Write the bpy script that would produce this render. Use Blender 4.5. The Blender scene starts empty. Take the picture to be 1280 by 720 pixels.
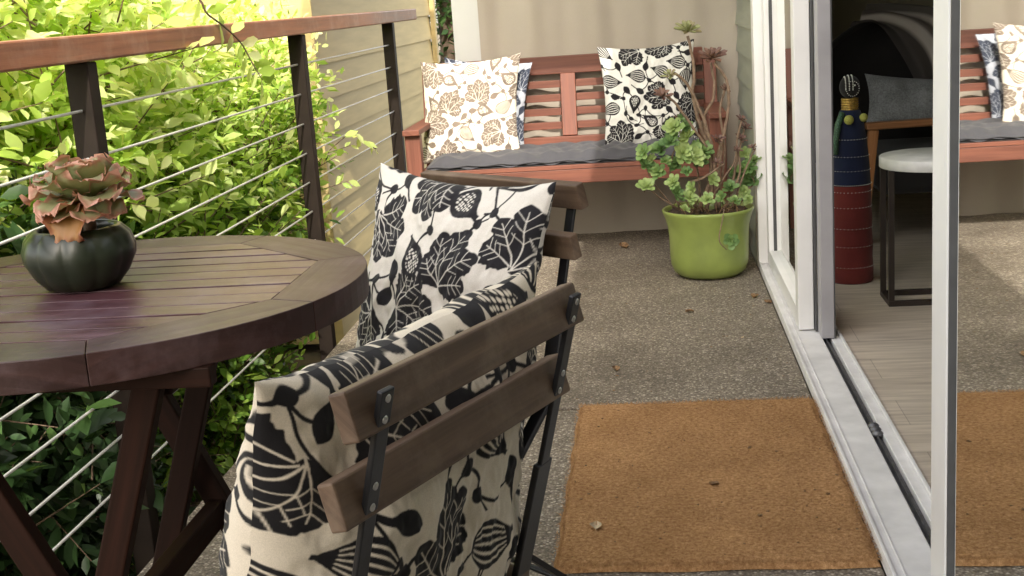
import bpy, math, random
import numpy as np
from mathutils import Vector, Matrix
random.seed(7); RNG = np.random.default_rng(11)
PI = math.pi
col = bpy.context.scene.collection
S = bpy.context.scene

# ------------------------------------------------------------------ camera geometry
CAMH = 1.10; F = 1600.0
CX = (0.9927818998967184, -0.043327721648440745, -0.11183384002267611)
CY = (0.09934323164037343, -0.22533952542816413, 0.9692022599060822)
CZ = (-0.0671939101757695, -0.9733163960483585, -0.21940868628822696)
def at(u, v, x=None, y=None, z=None):
    """a point seen in the photo, put on a plane x=, y= or z= of the world"""
    d = (u-640.0, v-360.0, F)
    r = [sum(d[i]*A[i] for i in range(3)) for A in (CX, CY, CZ)]
    if z is not None: t = (z-CAMH)/r[2]
    elif x is not None: t = x/r[0]
    else: t = y/r[1]
    return Vector((r[0]*t, r[1]*t, CAMH+r[2]*t))

# ------------------------------------------------------------------ materials
def newmat(name):
    m = bpy.data.materials.new(name); m.use_nodes = True
    nt = m.node_tree; b = nt.nodes['Principled BSDF']
    return m, nt, b
def N(nt, t, **kw):
    n = nt.nodes.new(t)
    for k, v in kw.items():
        if k in n.inputs: n.inputs[k].default_value = v
        else: setattr(n, k, v)
    return n
def ramp(nt, stops, fac=None):
    r = nt.nodes.new('ShaderNodeValToRGB'); e = r.color_ramp.elements
    while len(e) > 1: e.remove(e[-1])
    e[0].position = stops[0][0]; e[0].color = (*stops[0][1], 1)
    for p, c in stops[1:]:
        q = e.new(p); q.color = (*c, 1)
    if fac is not None: nt.links.new(fac, r.inputs['Fac'])
    return r
def coords(nt, kind='Object', scale=(1, 1, 1)):
    tc = nt.nodes.new('ShaderNodeTexCoord'); mp = nt.nodes.new('ShaderNodeMapping')
    mp.inputs['Scale'].default_value = scale
    nt.links.new(tc.outputs[kind], mp.inputs['Vector']); return mp.outputs['Vector']
def bump(nt, b, h, strength=.3, dist=.002):
    bp = N(nt, 'ShaderNodeBump', Strength=strength, Distance=dist)
    nt.links.new(h, bp.inputs['Height']); nt.links.new(bp.outputs['Normal'], b.inputs['Normal'])
def plain(name, c, rough=.5, metal=0, var=.12, scale=20, bmp=.1, spec=.5, coords_kind='Object', coat=0):
    m, nt, b = newmat(name)
    v = coords(nt, coords_kind)
    n = N(nt, 'ShaderNodeTexNoise', Scale=scale, Detail=6.0); nt.links.new(v, n.inputs['Vector'])
    r = ramp(nt, [(.3, tuple(x*(1-var) for x in c)), (.7, tuple(min(1, x*(1+var)) for x in c))], n.outputs['Fac'])
    nt.links.new(r.outputs['Color'], b.inputs['Base Color'])
    n3 = N(nt, 'ShaderNodeTexNoise', Scale=scale*.35, Detail=3.0); nt.links.new(v, n3.inputs['Vector'])
    mr = N(nt, 'ShaderNodeMapRange'); mr.inputs['To Min'].default_value = max(0, rough-.1); mr.inputs['To Max'].default_value = min(1, rough+.12)
    nt.links.new(n3.outputs['Fac'], mr.inputs['Value']); nt.links.new(mr.outputs['Result'], b.inputs['Roughness'])
    b.inputs['Metallic'].default_value = metal
    b.inputs['Specular IOR Level'].default_value = spec
    b.inputs['Coat Weight'].default_value = coat
    if bmp: 
        n2 = N(nt, 'ShaderNodeTexNoise', Scale=scale*6, Detail=4.0); nt.links.new(v, n2.inputs['Vector'])
        bump(nt, b, n2.outputs['Fac'], bmp, .001)
    return m
def wood(name, dark, light, rough=.5, grain=1.0, wear_or_sheen=None, bmp=.25, spec=.5):
    """grain runs along U (metres)"""
    m, nt, b = newmat(name)
    uv = coords(nt, 'UV', (3.0*grain, 60*grain, 1))
    n = N(nt, 'ShaderNodeTexNoise', Scale=1.0, Detail=8.0, Roughness=.65, Distortion=.35); nt.links.new(uv, n.inputs['Vector'])
    uv2 = coords(nt, 'UV', (1.2, 7, 1))
    n2 = N(nt, 'ShaderNodeTexNoise', Scale=1.0, Detail=3.0); nt.links.new(uv2, n2.inputs['Vector'])
    r = ramp(nt, [(.28, dark), (.72, light)], n.outputs['Fac'])
    mx = N(nt, 'ShaderNodeMix', data_type='RGBA', blend_type='MULTIPLY'); mx.inputs[0].default_value = .8
    r2 = ramp(nt, [(.3, (.62, .62, .62)), (.7, (1.25, 1.2, 1.15))], n2.outputs['Fac'])
    nt.links.new(r.outputs['Color'], mx.inputs[6]); nt.links.new(r2.outputs['Color'], mx.inputs[7])
    outc = mx.outputs[2]
    if wear_or_sheen:
        ob = coords(nt, 'Object'); n4 = N(nt, 'ShaderNodeTexNoise', Scale=9.0, Detail=8.0, Roughness=.7); nt.links.new(ob, n4.inputs['Vector'])
        r4 = ramp(nt, [(.48, (0, 0, 0)), (.75, (.65, .65, .65))], n4.outputs['Fac'])
        m2 = N(nt, 'ShaderNodeMix', data_type='RGBA'); nt.links.new(r4.outputs['Color'], m2.inputs[0])
        nt.links.new(outc, m2.inputs[6]); m2.inputs[7].default_value = (*wear_or_sheen, 1); outc = m2.outputs[2]
    nt.links.new(outc, b.inputs['Base Color'])
    mr = N(nt, 'ShaderNodeMapRange'); mr.inputs['To Min'].default_value = rough-.12; mr.inputs['To Max'].default_value = rough+.18
    nt.links.new(n.outputs['Fac'], mr.inputs['Value']); nt.links.new(mr.outputs['Result'], b.inputs['Roughness'])
    b.inputs['Specular IOR Level'].default_value = spec
    bump(nt, b, n.outputs['Fac'], bmp, .0012)
    return m

M = {}
M['table'] = wood('table_wood', (.034, .013, .016), (.10, .044, .055), .34, wear_or_sheen=(.16, .115, .15), spec=.38, bmp=.5)  # purple tint in base and wear colours stands in for sky reflection
M['rim'] = wood('table_rim_wood', (.020, .008, .007), (.062, .028, .026), .40, wear_or_sheen=(.12, .08, .09), spec=.38, bmp=.5)
M['tleg'] = wood('table_leg_wood', (.010, .005, .003), (.030, .012, .008), .6, spec=.10)
M['chair'] = wood('chair_wood', (.066, .040, .026), (.175, .115, .076), .55, wear_or_sheen=(.24, .18, .13), spec=.35, bmp=.4)
M['chair_end'] = wood('chair_wood_inner', (.11, .055, .028), (.25, .13, .07), .55)
M['bench'] = wood('bench_wood', (.125, .039, .024), (.24, .088, .055), .55)
M['rail'] = wood('rail_wood', (.22, .078, .038), (.44, .19, .105), .42, wear_or_sheen=(.48, .30, .21))
M['armwood'] = wood('chair_frame_wood', (.25, .10, .035), (.42, .2, .08), .45)
M['post'] = plain('bronze_paint', (.018, .0125, .0095), .6, 0, .2, 15, .05, spec=.18)
M['cable'] = plain('steel_cable', (.82, .82, .80), .45, .25, .1, 60, .05)
M['black'] = plain('black_steel', (.014, .014, .016), .38, .3, .2, 30, .1)
M['rivet'] = plain('rivet_steel', (.45, .44, .42), .4, .9, .2, 80, .0)
M['white'] = plain('white_vinyl', (.80, .79, .78), .42, 0, .05, 6, .03)
M['whitedirty'] = plain('sill_vinyl', (.76, .75, .75), .45, 0, .12, 14, .12)
M['greyframe'] = plain('grey_frame', (.36, .35, .37), .45, 0, .1, 8, .03)
M['gasket'] = plain('rubber_gasket', (.07, .07, .072), .6)
M['track'] = plain('track_metal', (.14, .14, .15), .45, .6, .3, 50, .1)
M['column'] = plain('column_paint', (.60, .60, .58), .6, 0, .06, 3, .05)
M['blackpot'] = plain('glazed_dark_pot', (.014, .020, .010), .36, 0, .35, 12, .02, coat=.1)
M['greenpot'] = plain('green_glaze', (.22, .275, .065), .40, 0, .22, 7, .04, coat=.25)
M['soil'] = plain('soil', (.07, .045, .03), .95, 0, .5, 70, 1.0)
M['stem'] = plain('succulent_stem', (.20, .135, .09), .85, 0, .35, 60, .6)
M['twig'] = plain('twig_bark', (.16, .11, .07), .85, 0, .3, 40, .5)
M['bark'] = plain('tree_bark', (.12, .085, .06), .95, 0, .6, 14, 1.0)
M['room'] = plain('room_wall_paint', (.30, .275, .20), .8, 0, .06, 2, .05)
M['ceil'] = plain('ceiling_paint', (.45, .43, .38), .8, 0, .05, 3, .05)
M['stooltop'] = plain('white_stool_top', (.78, .78, .76), .4)
M['brownsteel'] = plain('brown_steel', (.03, .022, .018), .45, .2)
M['dryleaf'] = plain('dry_leaf', (.20, .12, .06), .85, 0, .5, 90, .5)
M['paleleaf'] = plain('pale_dry_leaf', (.5, .4, .27), .85, 0, .3, 90, .5)
M['gold'] = plain('brass_beads', (.55, .36, .10), .35, .7, .4, 120, .1)
M['beadwhite'] = plain('white_beads', (.75, .73, .68), .5)
M['pom'] = plain('yellow_wool', (.45, .44, .10), .95, 0, .3, 300, 1)
M['beadgreen'] = plain('green_beads', (.06, .13, .075), .5, 0, .8, 260, .5)

def cloth(name, c, var=.15, scale=500, big=6, rough=.95):
    m, nt, b = newmat(name)
    v = coords(nt)
    w = N(nt, 'ShaderNodeTexNoise', Scale=scale, Detail=2.0); nt.links.new(v, w.inputs['Vector'])
    n = N(nt, 'ShaderNodeTexNoise', Scale=big, Detail=4.0); nt.links.new(v, n.inputs['Vector'])
    ad = N(nt, 'ShaderNodeMath', operation='ADD'); nt.links.new(w.outputs['Fac'], ad.inputs[0]); nt.links.new(n.outputs['Fac'], ad.inputs[1])
    r = ramp(nt, [(.35, tuple(x*(1-var) for x in c)), (.65, tuple(x*(1+var) for x in c))])
    ml = N(nt, 'ShaderNodeMath', operation='MULTIPLY'); ml.inputs[1].default_value = .5
    nt.links.new(ad.outputs[0], ml.inputs[0]); nt.links.new(ml.outputs[0], r.inputs['Fac'])
    nt.links.new(r.outputs['Color'], b.inputs['Base Color'])
    b.inputs['Roughness'].default_value = rough; b.inputs['Specular IOR Level'].default_value = .15
    b.inputs['Sheen Weight'].default_value = .15
    bump(nt, b, w.outputs['Fac'], .35, .0006)
    return m
M['pad'] = cloth('charcoal_cotton', (.07, .07, .08))
M['curtain'] = cloth('beige_curtain', (.41, .36, .30), .08, 700, 3)
M['red'] = cloth('maroon_felt', (.14, .025, .022), .25)
M['navy'] = cloth('navy_felt', (.014, .018, .045), .25)
M['greyfur'] = cloth('grey_fur', (.21, .215, .22), .4, 160, 12)
M['darkseat'] = cloth('dark_upholstery', (.022, .02, .02), .3)

# throw: dark with pale broad stripes
m, nt, b = newmat('striped_throw'); M['throw'] = m
uv = coords(nt, 'UV'); sep = nt.nodes.new('ShaderNodeSeparateXYZ'); nt.links.new(uv, sep.inputs[0])
r = ramp(nt, [(0, (.07, .06, .055)), (.3, (.07, .06, .055)), (.36, (.42, .38, .34)), (.46, (.42, .38, .34)), (.52, (.12, .10, .09)), (.68, (.12, .10, .09)), (.74, (.30, .27, .24)), (.8, (.30, .27, .24)), (.86, (.08, .07, .06))], sep.outputs[0])
nt.links.new(r.outputs['Color'], b.inputs['Base Color']); b.inputs['Roughness'].default_value = .95
n = N(nt, 'ShaderNodeTexNoise', Scale=160.0, Detail=3.0); bump(nt, b, n.outputs['Fac'], .6, .003)

# printed cotton: the print lives in a colour attribute
m, nt, b = newmat('fig_print_cotton'); M['print'] = m
a = N(nt, 'ShaderNodeAttribute', attribute_name='print')
v = coords(nt); n = N(nt, 'ShaderNodeTexNoise', Scale=900.0, Detail=2.0); nt.links.new(v, n.inputs['Vector'])
r = ramp(nt, [(.3, (.86, .86, .86)), (.7, (1.05, 1.05, 1.05))], n.outputs['Fac'])
mx = N(nt, 'ShaderNodeMix', data_type='RGBA', blend_type='MULTIPLY'); mx.inputs[0].default_value = 1
nt.links.new(a.outputs['Color'], mx.inputs[6]); nt.links.new(r.outputs['Color'], mx.inputs[7])
nt.links.new(mx.outputs[2], b.inputs['Base Color']); b.inputs['Roughness'].default_value = .9
b.inputs['Specular IOR Level'].default_value = .15; b.inputs['Sheen Weight'].default_value = .1
bump(nt, b, n.outputs['Fac'], .3, .0006)

# pavement: exposed aggregate concrete
m, nt, b = newmat('exposed_aggregate'); M['aggregate'] = m
v = coords(nt)
vo = N(nt, 'ShaderNodeTexVoronoi', Scale=175.0); nt.links.new(v, vo.inputs['Vector'])
sp = nt.nodes.new('ShaderNodeSeparateColor'); nt.links.new(vo.outputs['Color'], sp.inputs[0])
rc = ramp(nt, [(0, (.17, .145, .12)), (.35, (.25, .218, .18)), (.62, (.315, .275, .225)), (.86, (.40, .355, .295)), (.97, (.66, .61, .53))], sp.outputs[0])
rd = ramp(nt, [(.30, (1, 1, 1)), (.62, (.60, .58, .55))], vo.outputs['Distance'])
mx = N(nt, 'ShaderNodeMix', data_type='RGBA', blend_type='MULTIPLY'); mx.inputs[0].default_value = 1
nt.links.new(rc.outputs['Color'], mx.inputs[6]); nt.links.new(rd.outputs['Color'], mx.inputs[7])
n = N(nt, 'ShaderNodeTexNoise', Scale=2.3, Detail=7.0, Roughness=.6); nt.links.new(v, n.inputs['Vector'])
rn = ramp(nt, [(.3, (.60, .575, .545)), (.7, (1.02, 1.0, .97))], n.outputs['Fac'])
mx2 = N(nt, 'ShaderNodeMix', data_type='RGBA', blend_type='MULTIPLY'); mx2.inputs[0].default_value = 1
nt.links.new(mx.outputs[2], mx2.inputs[6]); nt.links.new(rn.outputs['Color'], mx2.inputs[7])
nt.links.new(mx2.outputs[2], b.inputs['Base Color']); b.inputs['Roughness'].default_value = .7
inv = N(nt, 'ShaderNodeMath', operation='SUBTRACT'); inv.inputs[0].default_value = 1; nt.links.new(vo.outputs['Distance'], inv.inputs[1])
bump(nt, b, inv.outputs[0], .5, .003)

# coir
m, nt, b = newmat('coir'); M['coir'] = m
v = coords(nt)
n = N(nt, 'ShaderNodeTexNoise', Scale=105.0, Detail=7.0, Roughness=.85); nt.links.new(v, n.inputs['Vector'])
n2 = N(nt, 'ShaderNodeTexNoise', Scale=5.0, Detail=5.0, Roughness=.65); nt.links.new(v, n2.inputs['Vector'])
r = ramp(nt, [(.30, (.16, .07, .025)), (.5, (.46, .26, .12)), (.70, (.74, .48, .26))], n.outputs['Fac'])
r2 = ramp(nt, [(.32, (.86, .82, .78)), (.5, (1.0, .98, .96)), (.68, (1.16, 1.15, 1.14))], n2.outputs['Fac'])
mx = N(nt, 'ShaderNodeMix', data_type='RGBA', blend_type='MULTIPLY'); mx.inputs[0].default_value = 1
nt.links.new(r.outputs['Color'], mx.inputs[6]); nt.links.new(r2.outputs['Color'], mx.inputs[7])
nt.links.new(mx.outputs[2], b.inputs['Base Color']); b.inputs['Roughness'].default_value = .95; b.inputs['Specular IOR Level'].default_value = .1
bump(nt, b, n.outputs['Fac'], 1.0, .006)

# painted lap siding
def siding(name, c):
    m, nt, b = newmat(name)
    v = coords(nt, 'Object', (1, 1, 12))
    n = N(nt, 'ShaderNodeTexNoise', Scale=2.0, Detail=6.0); nt.links.new(v, n.inputs['Vector'])
    r = ramp(nt, [(.3, tuple(x*.86 for x in c)), (.7, tuple(x*1.08 for x in c))], n.outputs['Fac'])
    nt.links.new(r.outputs['Color'], b.inputs['Base Color']); b.inputs['Roughness'].default_value = .6
    v2 = coords(nt, 'Object', (6, 6, 90)); n2 = N(nt, 'ShaderNodeTexNoise', Scale=2.0, Detail=5.0); nt.links.new(v2, n2.inputs['Vector'])
    bump(nt, b, n2.outputs['Fac'], .25, .002)
    return m
M['siding'] = siding('olive_siding', (.52, .41, .19))
M['siding2'] = siding('sage_siding', (.30, .31, .25))

# laminate floor inside
m, nt, b = newmat('laminate'); M['laminate'] = m
v = coords(nt, 'Object', (1, 1, 1))
bk = nt.nodes.new('ShaderNodeTexBrick'); bk.inputs['Scale'].default_value = 1; bk.inputs['Brick Width'].default_value = 1.2; bk.inputs['Row Height'].default_value = .19
bk.inputs['Mortar Size'].default_value = .0012; bk.inputs['Color1'].default_value = (.56, .49, .41, 1); bk.inputs['Color2'].default_value = (.50, .44, .37, 1); bk.inputs['Mortar'].default_value = (.33, .29, .24, 1)
nt.links.new(v, bk.inputs['Vector'])
v2 = coords(nt, 'Object', (2.5, 30, 1)); n = N(nt, 'ShaderNodeTexNoise', Scale=1.6, Detail=8.0, Distortion=.6); nt.links.new(v2, n.inputs['Vector'])
r = ramp(nt, [(.3, (.75, .72, .7)), (.7, (1.2, 1.2, 1.18))], n.outputs['Fac'])
mx = N(nt, 'ShaderNodeMix', data_type='RGBA', blend_type='MULTIPLY'); mx.inputs[0].default_value = 1
nt.links.new(bk.outputs['Color'], mx.inputs[6]); nt.links.new(r.outputs['Color'], mx.inputs[7])
nt.links.new(mx.outputs[2], b.inputs['Base Color']); b.inputs['Roughness'].default_value = .4

# glass: see-through plus fresnel reflection
m = bpy.data.materials.new('window_glass'); M['glass'] = m; m.use_nodes = True; nt = m.node_tree; nt.nodes.clear()
out = nt.nodes.new('ShaderNodeOutputMaterial'); mix = nt.nodes.new('ShaderNodeMixShader')
tr = nt.nodes.new('ShaderNodeBsdfTransparent'); tr.inputs[0].default_value = (.72, .76, .74, 1)
gl = nt.nodes.new('ShaderNodeBsdfGlossy'); gl.inputs['Roughness'].default_value = .018; gl.inputs['Color'].default_value = (.95, .96, .95, 1)
fr = N(nt, 'ShaderNodeFresnel', IOR=1.75)
tn = N(nt, 'ShaderNodeTexNoise', Scale=1.3, Detail=2.0); bp = N(nt, 'ShaderNodeBump', Strength=.02, Distance=.01)
nt.links.new(tn.outputs['Fac'], bp.inputs['Height']); nt.links.new(bp.outputs['Normal'], gl.inputs['Normal'])
df = nt.nodes.new('ShaderNodeBsdfDiffuse'); df.inputs[0].default_value = (.5, .5, .47, 1)
dn = N(nt, 'ShaderNodeTexNoise', Scale=5.0, Detail=8.0)
dr = ramp(nt, [(.4, (.03, .03, .03)), (.8, (.14, .14, .14))], dn.outputs['Fac'])
mix2 = nt.nodes.new('ShaderNodeMixShader')
nt.links.new(dr.outputs['Color'], mix2.inputs[0]); nt.links.new(tr.outputs[0], mix2.inputs[1]); nt.links.new(df.outputs[0], mix2.inputs[2])
nt.links.new(fr.outputs[0], mix.inputs[0]); nt.links.new(mix2.outputs[0], mix.inputs[1]); nt.links.new(gl.outputs[0], mix.inputs[2]); nt.links.new(mix.outputs[0], out.inputs[0])

def leafmat(name, stops, transl=.45, tint_attr='tint', rough=.45, tcol=(1.35, 1.25, .55)):
    m, nt, b = newmat(name)
    a = N(nt, 'ShaderNodeAttribute', attribute_name=tint_attr)
    r = ramp(nt, stops, a.outputs['Fac'])
    b.inputs['Roughness'].default_value = rough; b.inputs['Specular IOR Level'].default_value = .45
    nt.links.new(r.outputs['Color'], b.inputs['Base Color'])
    t = nt.nodes.new('ShaderNodeBsdfTranslucent')
    mm = N(nt, 'ShaderNodeMix', data_type='RGBA', blend_type='MULTIPLY'); mm.inputs[0].default_value = 1; mm.inputs[7].default_value = (*tcol, 1)
    nt.links.new(r.outputs['Color'], mm.inputs[6]); nt.links.new(mm.outputs[2], t.inputs[0])
    ms = nt.nodes.new('ShaderNodeMixShader'); ms.inputs[0].default_value = transl
    nt.links.new(b.outputs[0], ms.inputs[1]); nt.links.new(t.outputs[0], ms.inputs[2])
    nt.links.new(ms.outputs[0], nt.nodes['Material Output'].inputs[0])
    return m
M['leaf'] = leafmat('glossy_leaf', [(0, (.09, .075, .03)), (.04, (.035, .085, .016)), (.28, (.15, .29, .04)), (.62, (.50, .69, .14)), (1, (.92, .93, .58))], .5, tcol=(1.25, 1.25, .72))  # pale top stops stand in for overexposed sunlight on the upper leaves
M['leafdark'] = leafmat('shaded_leaf', [(0, (.02, .045, .014)), (.4, (.045, .10, .03)), (.8, (.13, .24, .05)), (1, (.26, .40, .09))], .3)  # darker copy of the leaf: shade on the low shrub put into colour
M['succ'] = leafmat('succulent_leaf', [(0, (.10, .19, .07)), (.6, (.20, .32, .11)), (1, (.36, .46, .18))], .15)
M['succp'] = leafmat('purple_succulent_leaf', [(0, (.10, .05, .045)), (.6, (.21, .12, .085)), (1, (.28, .30, .14))], .1)
M['ruffle'] = leafmat('ruffled_leaf', [(0, (.22, .29, .12)), (.55, (.29, .29, .15)), (.82, (.36, .19, .12)), (1, (.60, .33, .25))], .25, tcol=(1.2, .9, .6))
M['orange'] = leafmat('dry_orange_leaf', [(0, (.34, .20, .06)), (.6, (.42, .22, .08)), (1, (.40, .17, .11))], .35, tcol=(1.2, .9, .5))
M['ground'] = plain('garden_soil', (.11, .085, .05), .95, 0, .5, 6, 1.0)

# ------------------------------------------------------------------ mesh helpers
def tag(o, label=None, cat=None, group=None, kind=None):
    if label: o['label'] = label
    if cat: o['category'] = cat
    if group: o['group'] = group
    if kind: o['kind'] = kind
    return o
def empty(name, loc=(0, 0, 0), rz=0, label=None, cat=None, group=None):
    o = bpy.data.objects.new(name, None); col.objects.link(o); o.location = loc; o.rotation_euler = (0, 0, rz)
    o.empty_display_size = .05
    return tag(o, label, cat, group)
class MB:
    def __init__(s): s.v = []; s.f = []; s.uv = []; s.sm = []
    def add(s, vs, fs, uvs=None, smooth=False):
        k = len(s.v); s.v += [tuple(p) for p in vs]
        for f in fs:
            s.f.append([i+k for i in f]); s.uv.append([(uvs[i] if uvs else (0, 0)) for i in f]); s.sm.append(smooth)
    def prism(s, poly, z0, z1, g=(1, 0, 0)):
        """convex polygon (x,y) extruded in z; grain along g"""
        g = Vector(g).normalized(); h = Vector((-g.y, g.x, 0)); o = random.random()*7
        n = len(poly); vs = [(x, y, z0) for x, y in poly]+[(x, y, z1) for x, y in poly]
        uv = [(Vector(p).dot(g)+o, Vector(p).dot(h)+p[2]+o) for p in vs]
        fs = [list(range(n))[::-1], list(range(n, 2*n))]+[[i, (i+1) % n, n+(i+1) % n, n+i] for i in range(n)]
        s.add(vs, fs, uv)
    def bar(s, a, b, w, t, up=(0, 0, 1), flare=1.0):
        """square bar from a to b: width w across, thickness t along 'up'"""
        a = Vector(a); b = Vector(b); d = (b-a).normalized(); u = Vector(up); x = d.cross(u).normalized(); u = x.cross(d).normalized(); o = random.random()*9
        vs = []; uv = []
        L = (b-a).length
        for p, l, k in ((a, 0, flare), (b, L, 1)):
            for sx, su in ((-1, -1), (1, -1), (1, 1), (-1, 1)):
                vs.append(p+x*sx*w/2*k+u*su*t/2); uv.append((l+o, sx*w/2+su*t/2*1.3+o))
        s.add(vs, [[0, 1, 2, 3][::-1], [4, 5, 6, 7]]+[[i, (i+1) % 4, 4+(i+1) % 4, 4+i] for i in range(4)], uv)
    def box(s, x0, x1, y0, y1, z0, z1):
        d = (x1-x0, y1-y0, z1-z0); k = d.index(max(d)); c = ((x0+x1)/2, (y0+y1)/2, (z0+z1)/2)
        if k == 0: s.bar((x0, c[1], c[2]), (x1, c[1], c[2]), d[1], d[2])
        elif k == 1: s.bar((c[0], y0, c[2]), (c[0], y1, c[2]), d[0], d[2])
        else: s.bar((c[0], c[1], z0), (c[0], c[1], z1), d[1], d[0], up=(1, 0, 0))
    def tube(s, pts, r, n=8, cap=True):
        pts = [Vector(p) for p in pts]; rr = r if isinstance(r, (list, tuple)) else [r]*len(pts)
        t0 = (pts[1]-pts[0]).normalized(); ref = Vector((0, 0, 1)) if abs(t0.z) < .9 else Vector((1, 0, 0))
        x = t0.cross(ref).normalized(); vs = []
        for i, p in enumerate(pts):
            t = (pts[min(i+1, len(pts)-1)]-pts[max(i-1, 0)]).normalized()
            x = (x-t*x.dot(t)).normalized(); y = t.cross(x)
            for k in range(n):
                a = 2*PI*k/n; vs.append(p+(x*math.cos(a)+y*math.sin(a))*rr[i])
        fs = []
        for i in range(len(pts)-1):
            for k in range(n): fs.append([i*n+k, i*n+(k+1) % n, (i+1)*n+(k+1) % n, (i+1)*n+k])
        if cap: fs += [list(range(n))[::-1], list(range((len(pts)-1)*n, len(pts)*n))]
        s.add(vs, fs, None, True)
    def lathe(s, prof, c=(0, 0, 0), n=48, lobes=0, amp=0):
        vs = []
        for r, z in prof:
            for k in range(n):
                a = 2*PI*k/n; q = r*(1+amp*(abs(math.cos(a*lobes/2))**.6-.7)) if lobes else r
                vs.append((c[0]+q*math.cos(a), c[1]+q*math.sin(a), c[2]+z))
        fs = []
        for i in range(len(prof)-1):
            for k in range(n): fs.append([i*n+k, i*n+(k+1) % n, (i+1)*n+(k+1) % n, (i+1)*n+k])
        s.add(vs, fs, None, True)
    def grid(s, fn, nu, nv, smooth=True, flip=False):
        vs = [fn(i/(nu-1), j/(nv-1)) for j in range(nv) for i in range(nu)]
        uv = [(i/(nu-1), j/(nv-1)) for j in range(nv) for i in range(nu)]
        fs = [[j*nu+i, j*nu+i+1, (j+1)*nu+i+1, (j+1)*nu+i] for j in range(nv-1) for i in range(nu-1)]
        if flip: fs = [f[::-1] for f in fs]
        s.add(vs, fs, uv, smooth)
    def ball(s, c, r, n=10, sq=(1, 1, 1)):
        vs = []; m = n//2+1
        for j in range(m+1):
            ph = PI*j/m
            for k in range(n):
                a = 2*PI*k/n; vs.append((c[0]+r*sq[0]*math.sin(ph)*math.cos(a), c[1]+r*sq[1]*math.sin(ph)*math.sin(a), c[2]+r*sq[2]*math.cos(ph)))
        s.add(vs, [[j*n+k, (j+1)*n+k, (j+1)*n+(k+1) % n, j*n+(k+1) % n] for j in range(m) for k in range(n)], None, True)
    def build(s, name, mat, parent=None, bevel=0, attr=None, kind=None):
        me = bpy.data.meshes.new(name); me.from_pydata(s.v, [], s.f)
        ul = me.uv_layers.new(name='UVMap')
        ul.data.foreach_set('uv', [c for f in s.uv for p in f for c in p])
        me.polygons.foreach_set('use_smooth', s.sm)
        if attr:
            at_ = me.attributes.new('tint', 'FLOAT', 'POINT'); at_.data.foreach_set('value', attr)
        me.materials.append(mat); me.update()
        o = bpy.data.objects.new(name, me); col.objects.link(o)
        if parent: o.parent = parent
        if bevel:
            b = o.modifiers.new('bevel', 'BEVEL'); b.width = bevel; b.segments = 2; b.limit_method = 'ANGLE'; b.angle_limit = .6
        if kind: o['kind'] = kind
        return o
def copy_tree(o, parent=None):
    c = o.copy(); col.objects.link(c); c.parent = parent
    for ch in list(o.children): copy_tree(ch, c)
    return c

def np_mesh(name, V, Fq, mat, parent=None, tint=None, colr=None, smooth=True):
    """V (n,3), Fq (m,k) numpy"""
    me = bpy.data.meshes.new(name); k = Fq.shape[1]
    me.vertices.add(len(V)); me.vertices.foreach_set('co', V.astype(np.float32).ravel())
    me.loops.add(Fq.size); me.loops.foreach_set('vertex_index', Fq.astype(np.int32).ravel())
    me.polygons.add(len(Fq)); me.polygons.foreach_set('loop_start', np.arange(0, Fq.size, k, dtype=np.int32))
    me.polygons.foreach_set('use_smooth', np.full(len(Fq), smooth))
    me.update(calc_edges=True)
    if tint is not None:
        a = me.attributes.new('tint', 'FLOAT', 'POINT'); a.data.foreach_set('value', tint.astype(np.float32))
    if colr is not None:
        a = me.attributes.new('print', 'FLOAT_COLOR', 'POINT'); a.data.foreach_set('color', colr.astype(np.float32).ravel())
    me.materials.append(mat); me.validate()
    o = bpy.data.objects.new(name, me); col.objects.link(o)
    if parent: o.parent = parent
    return o

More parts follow.
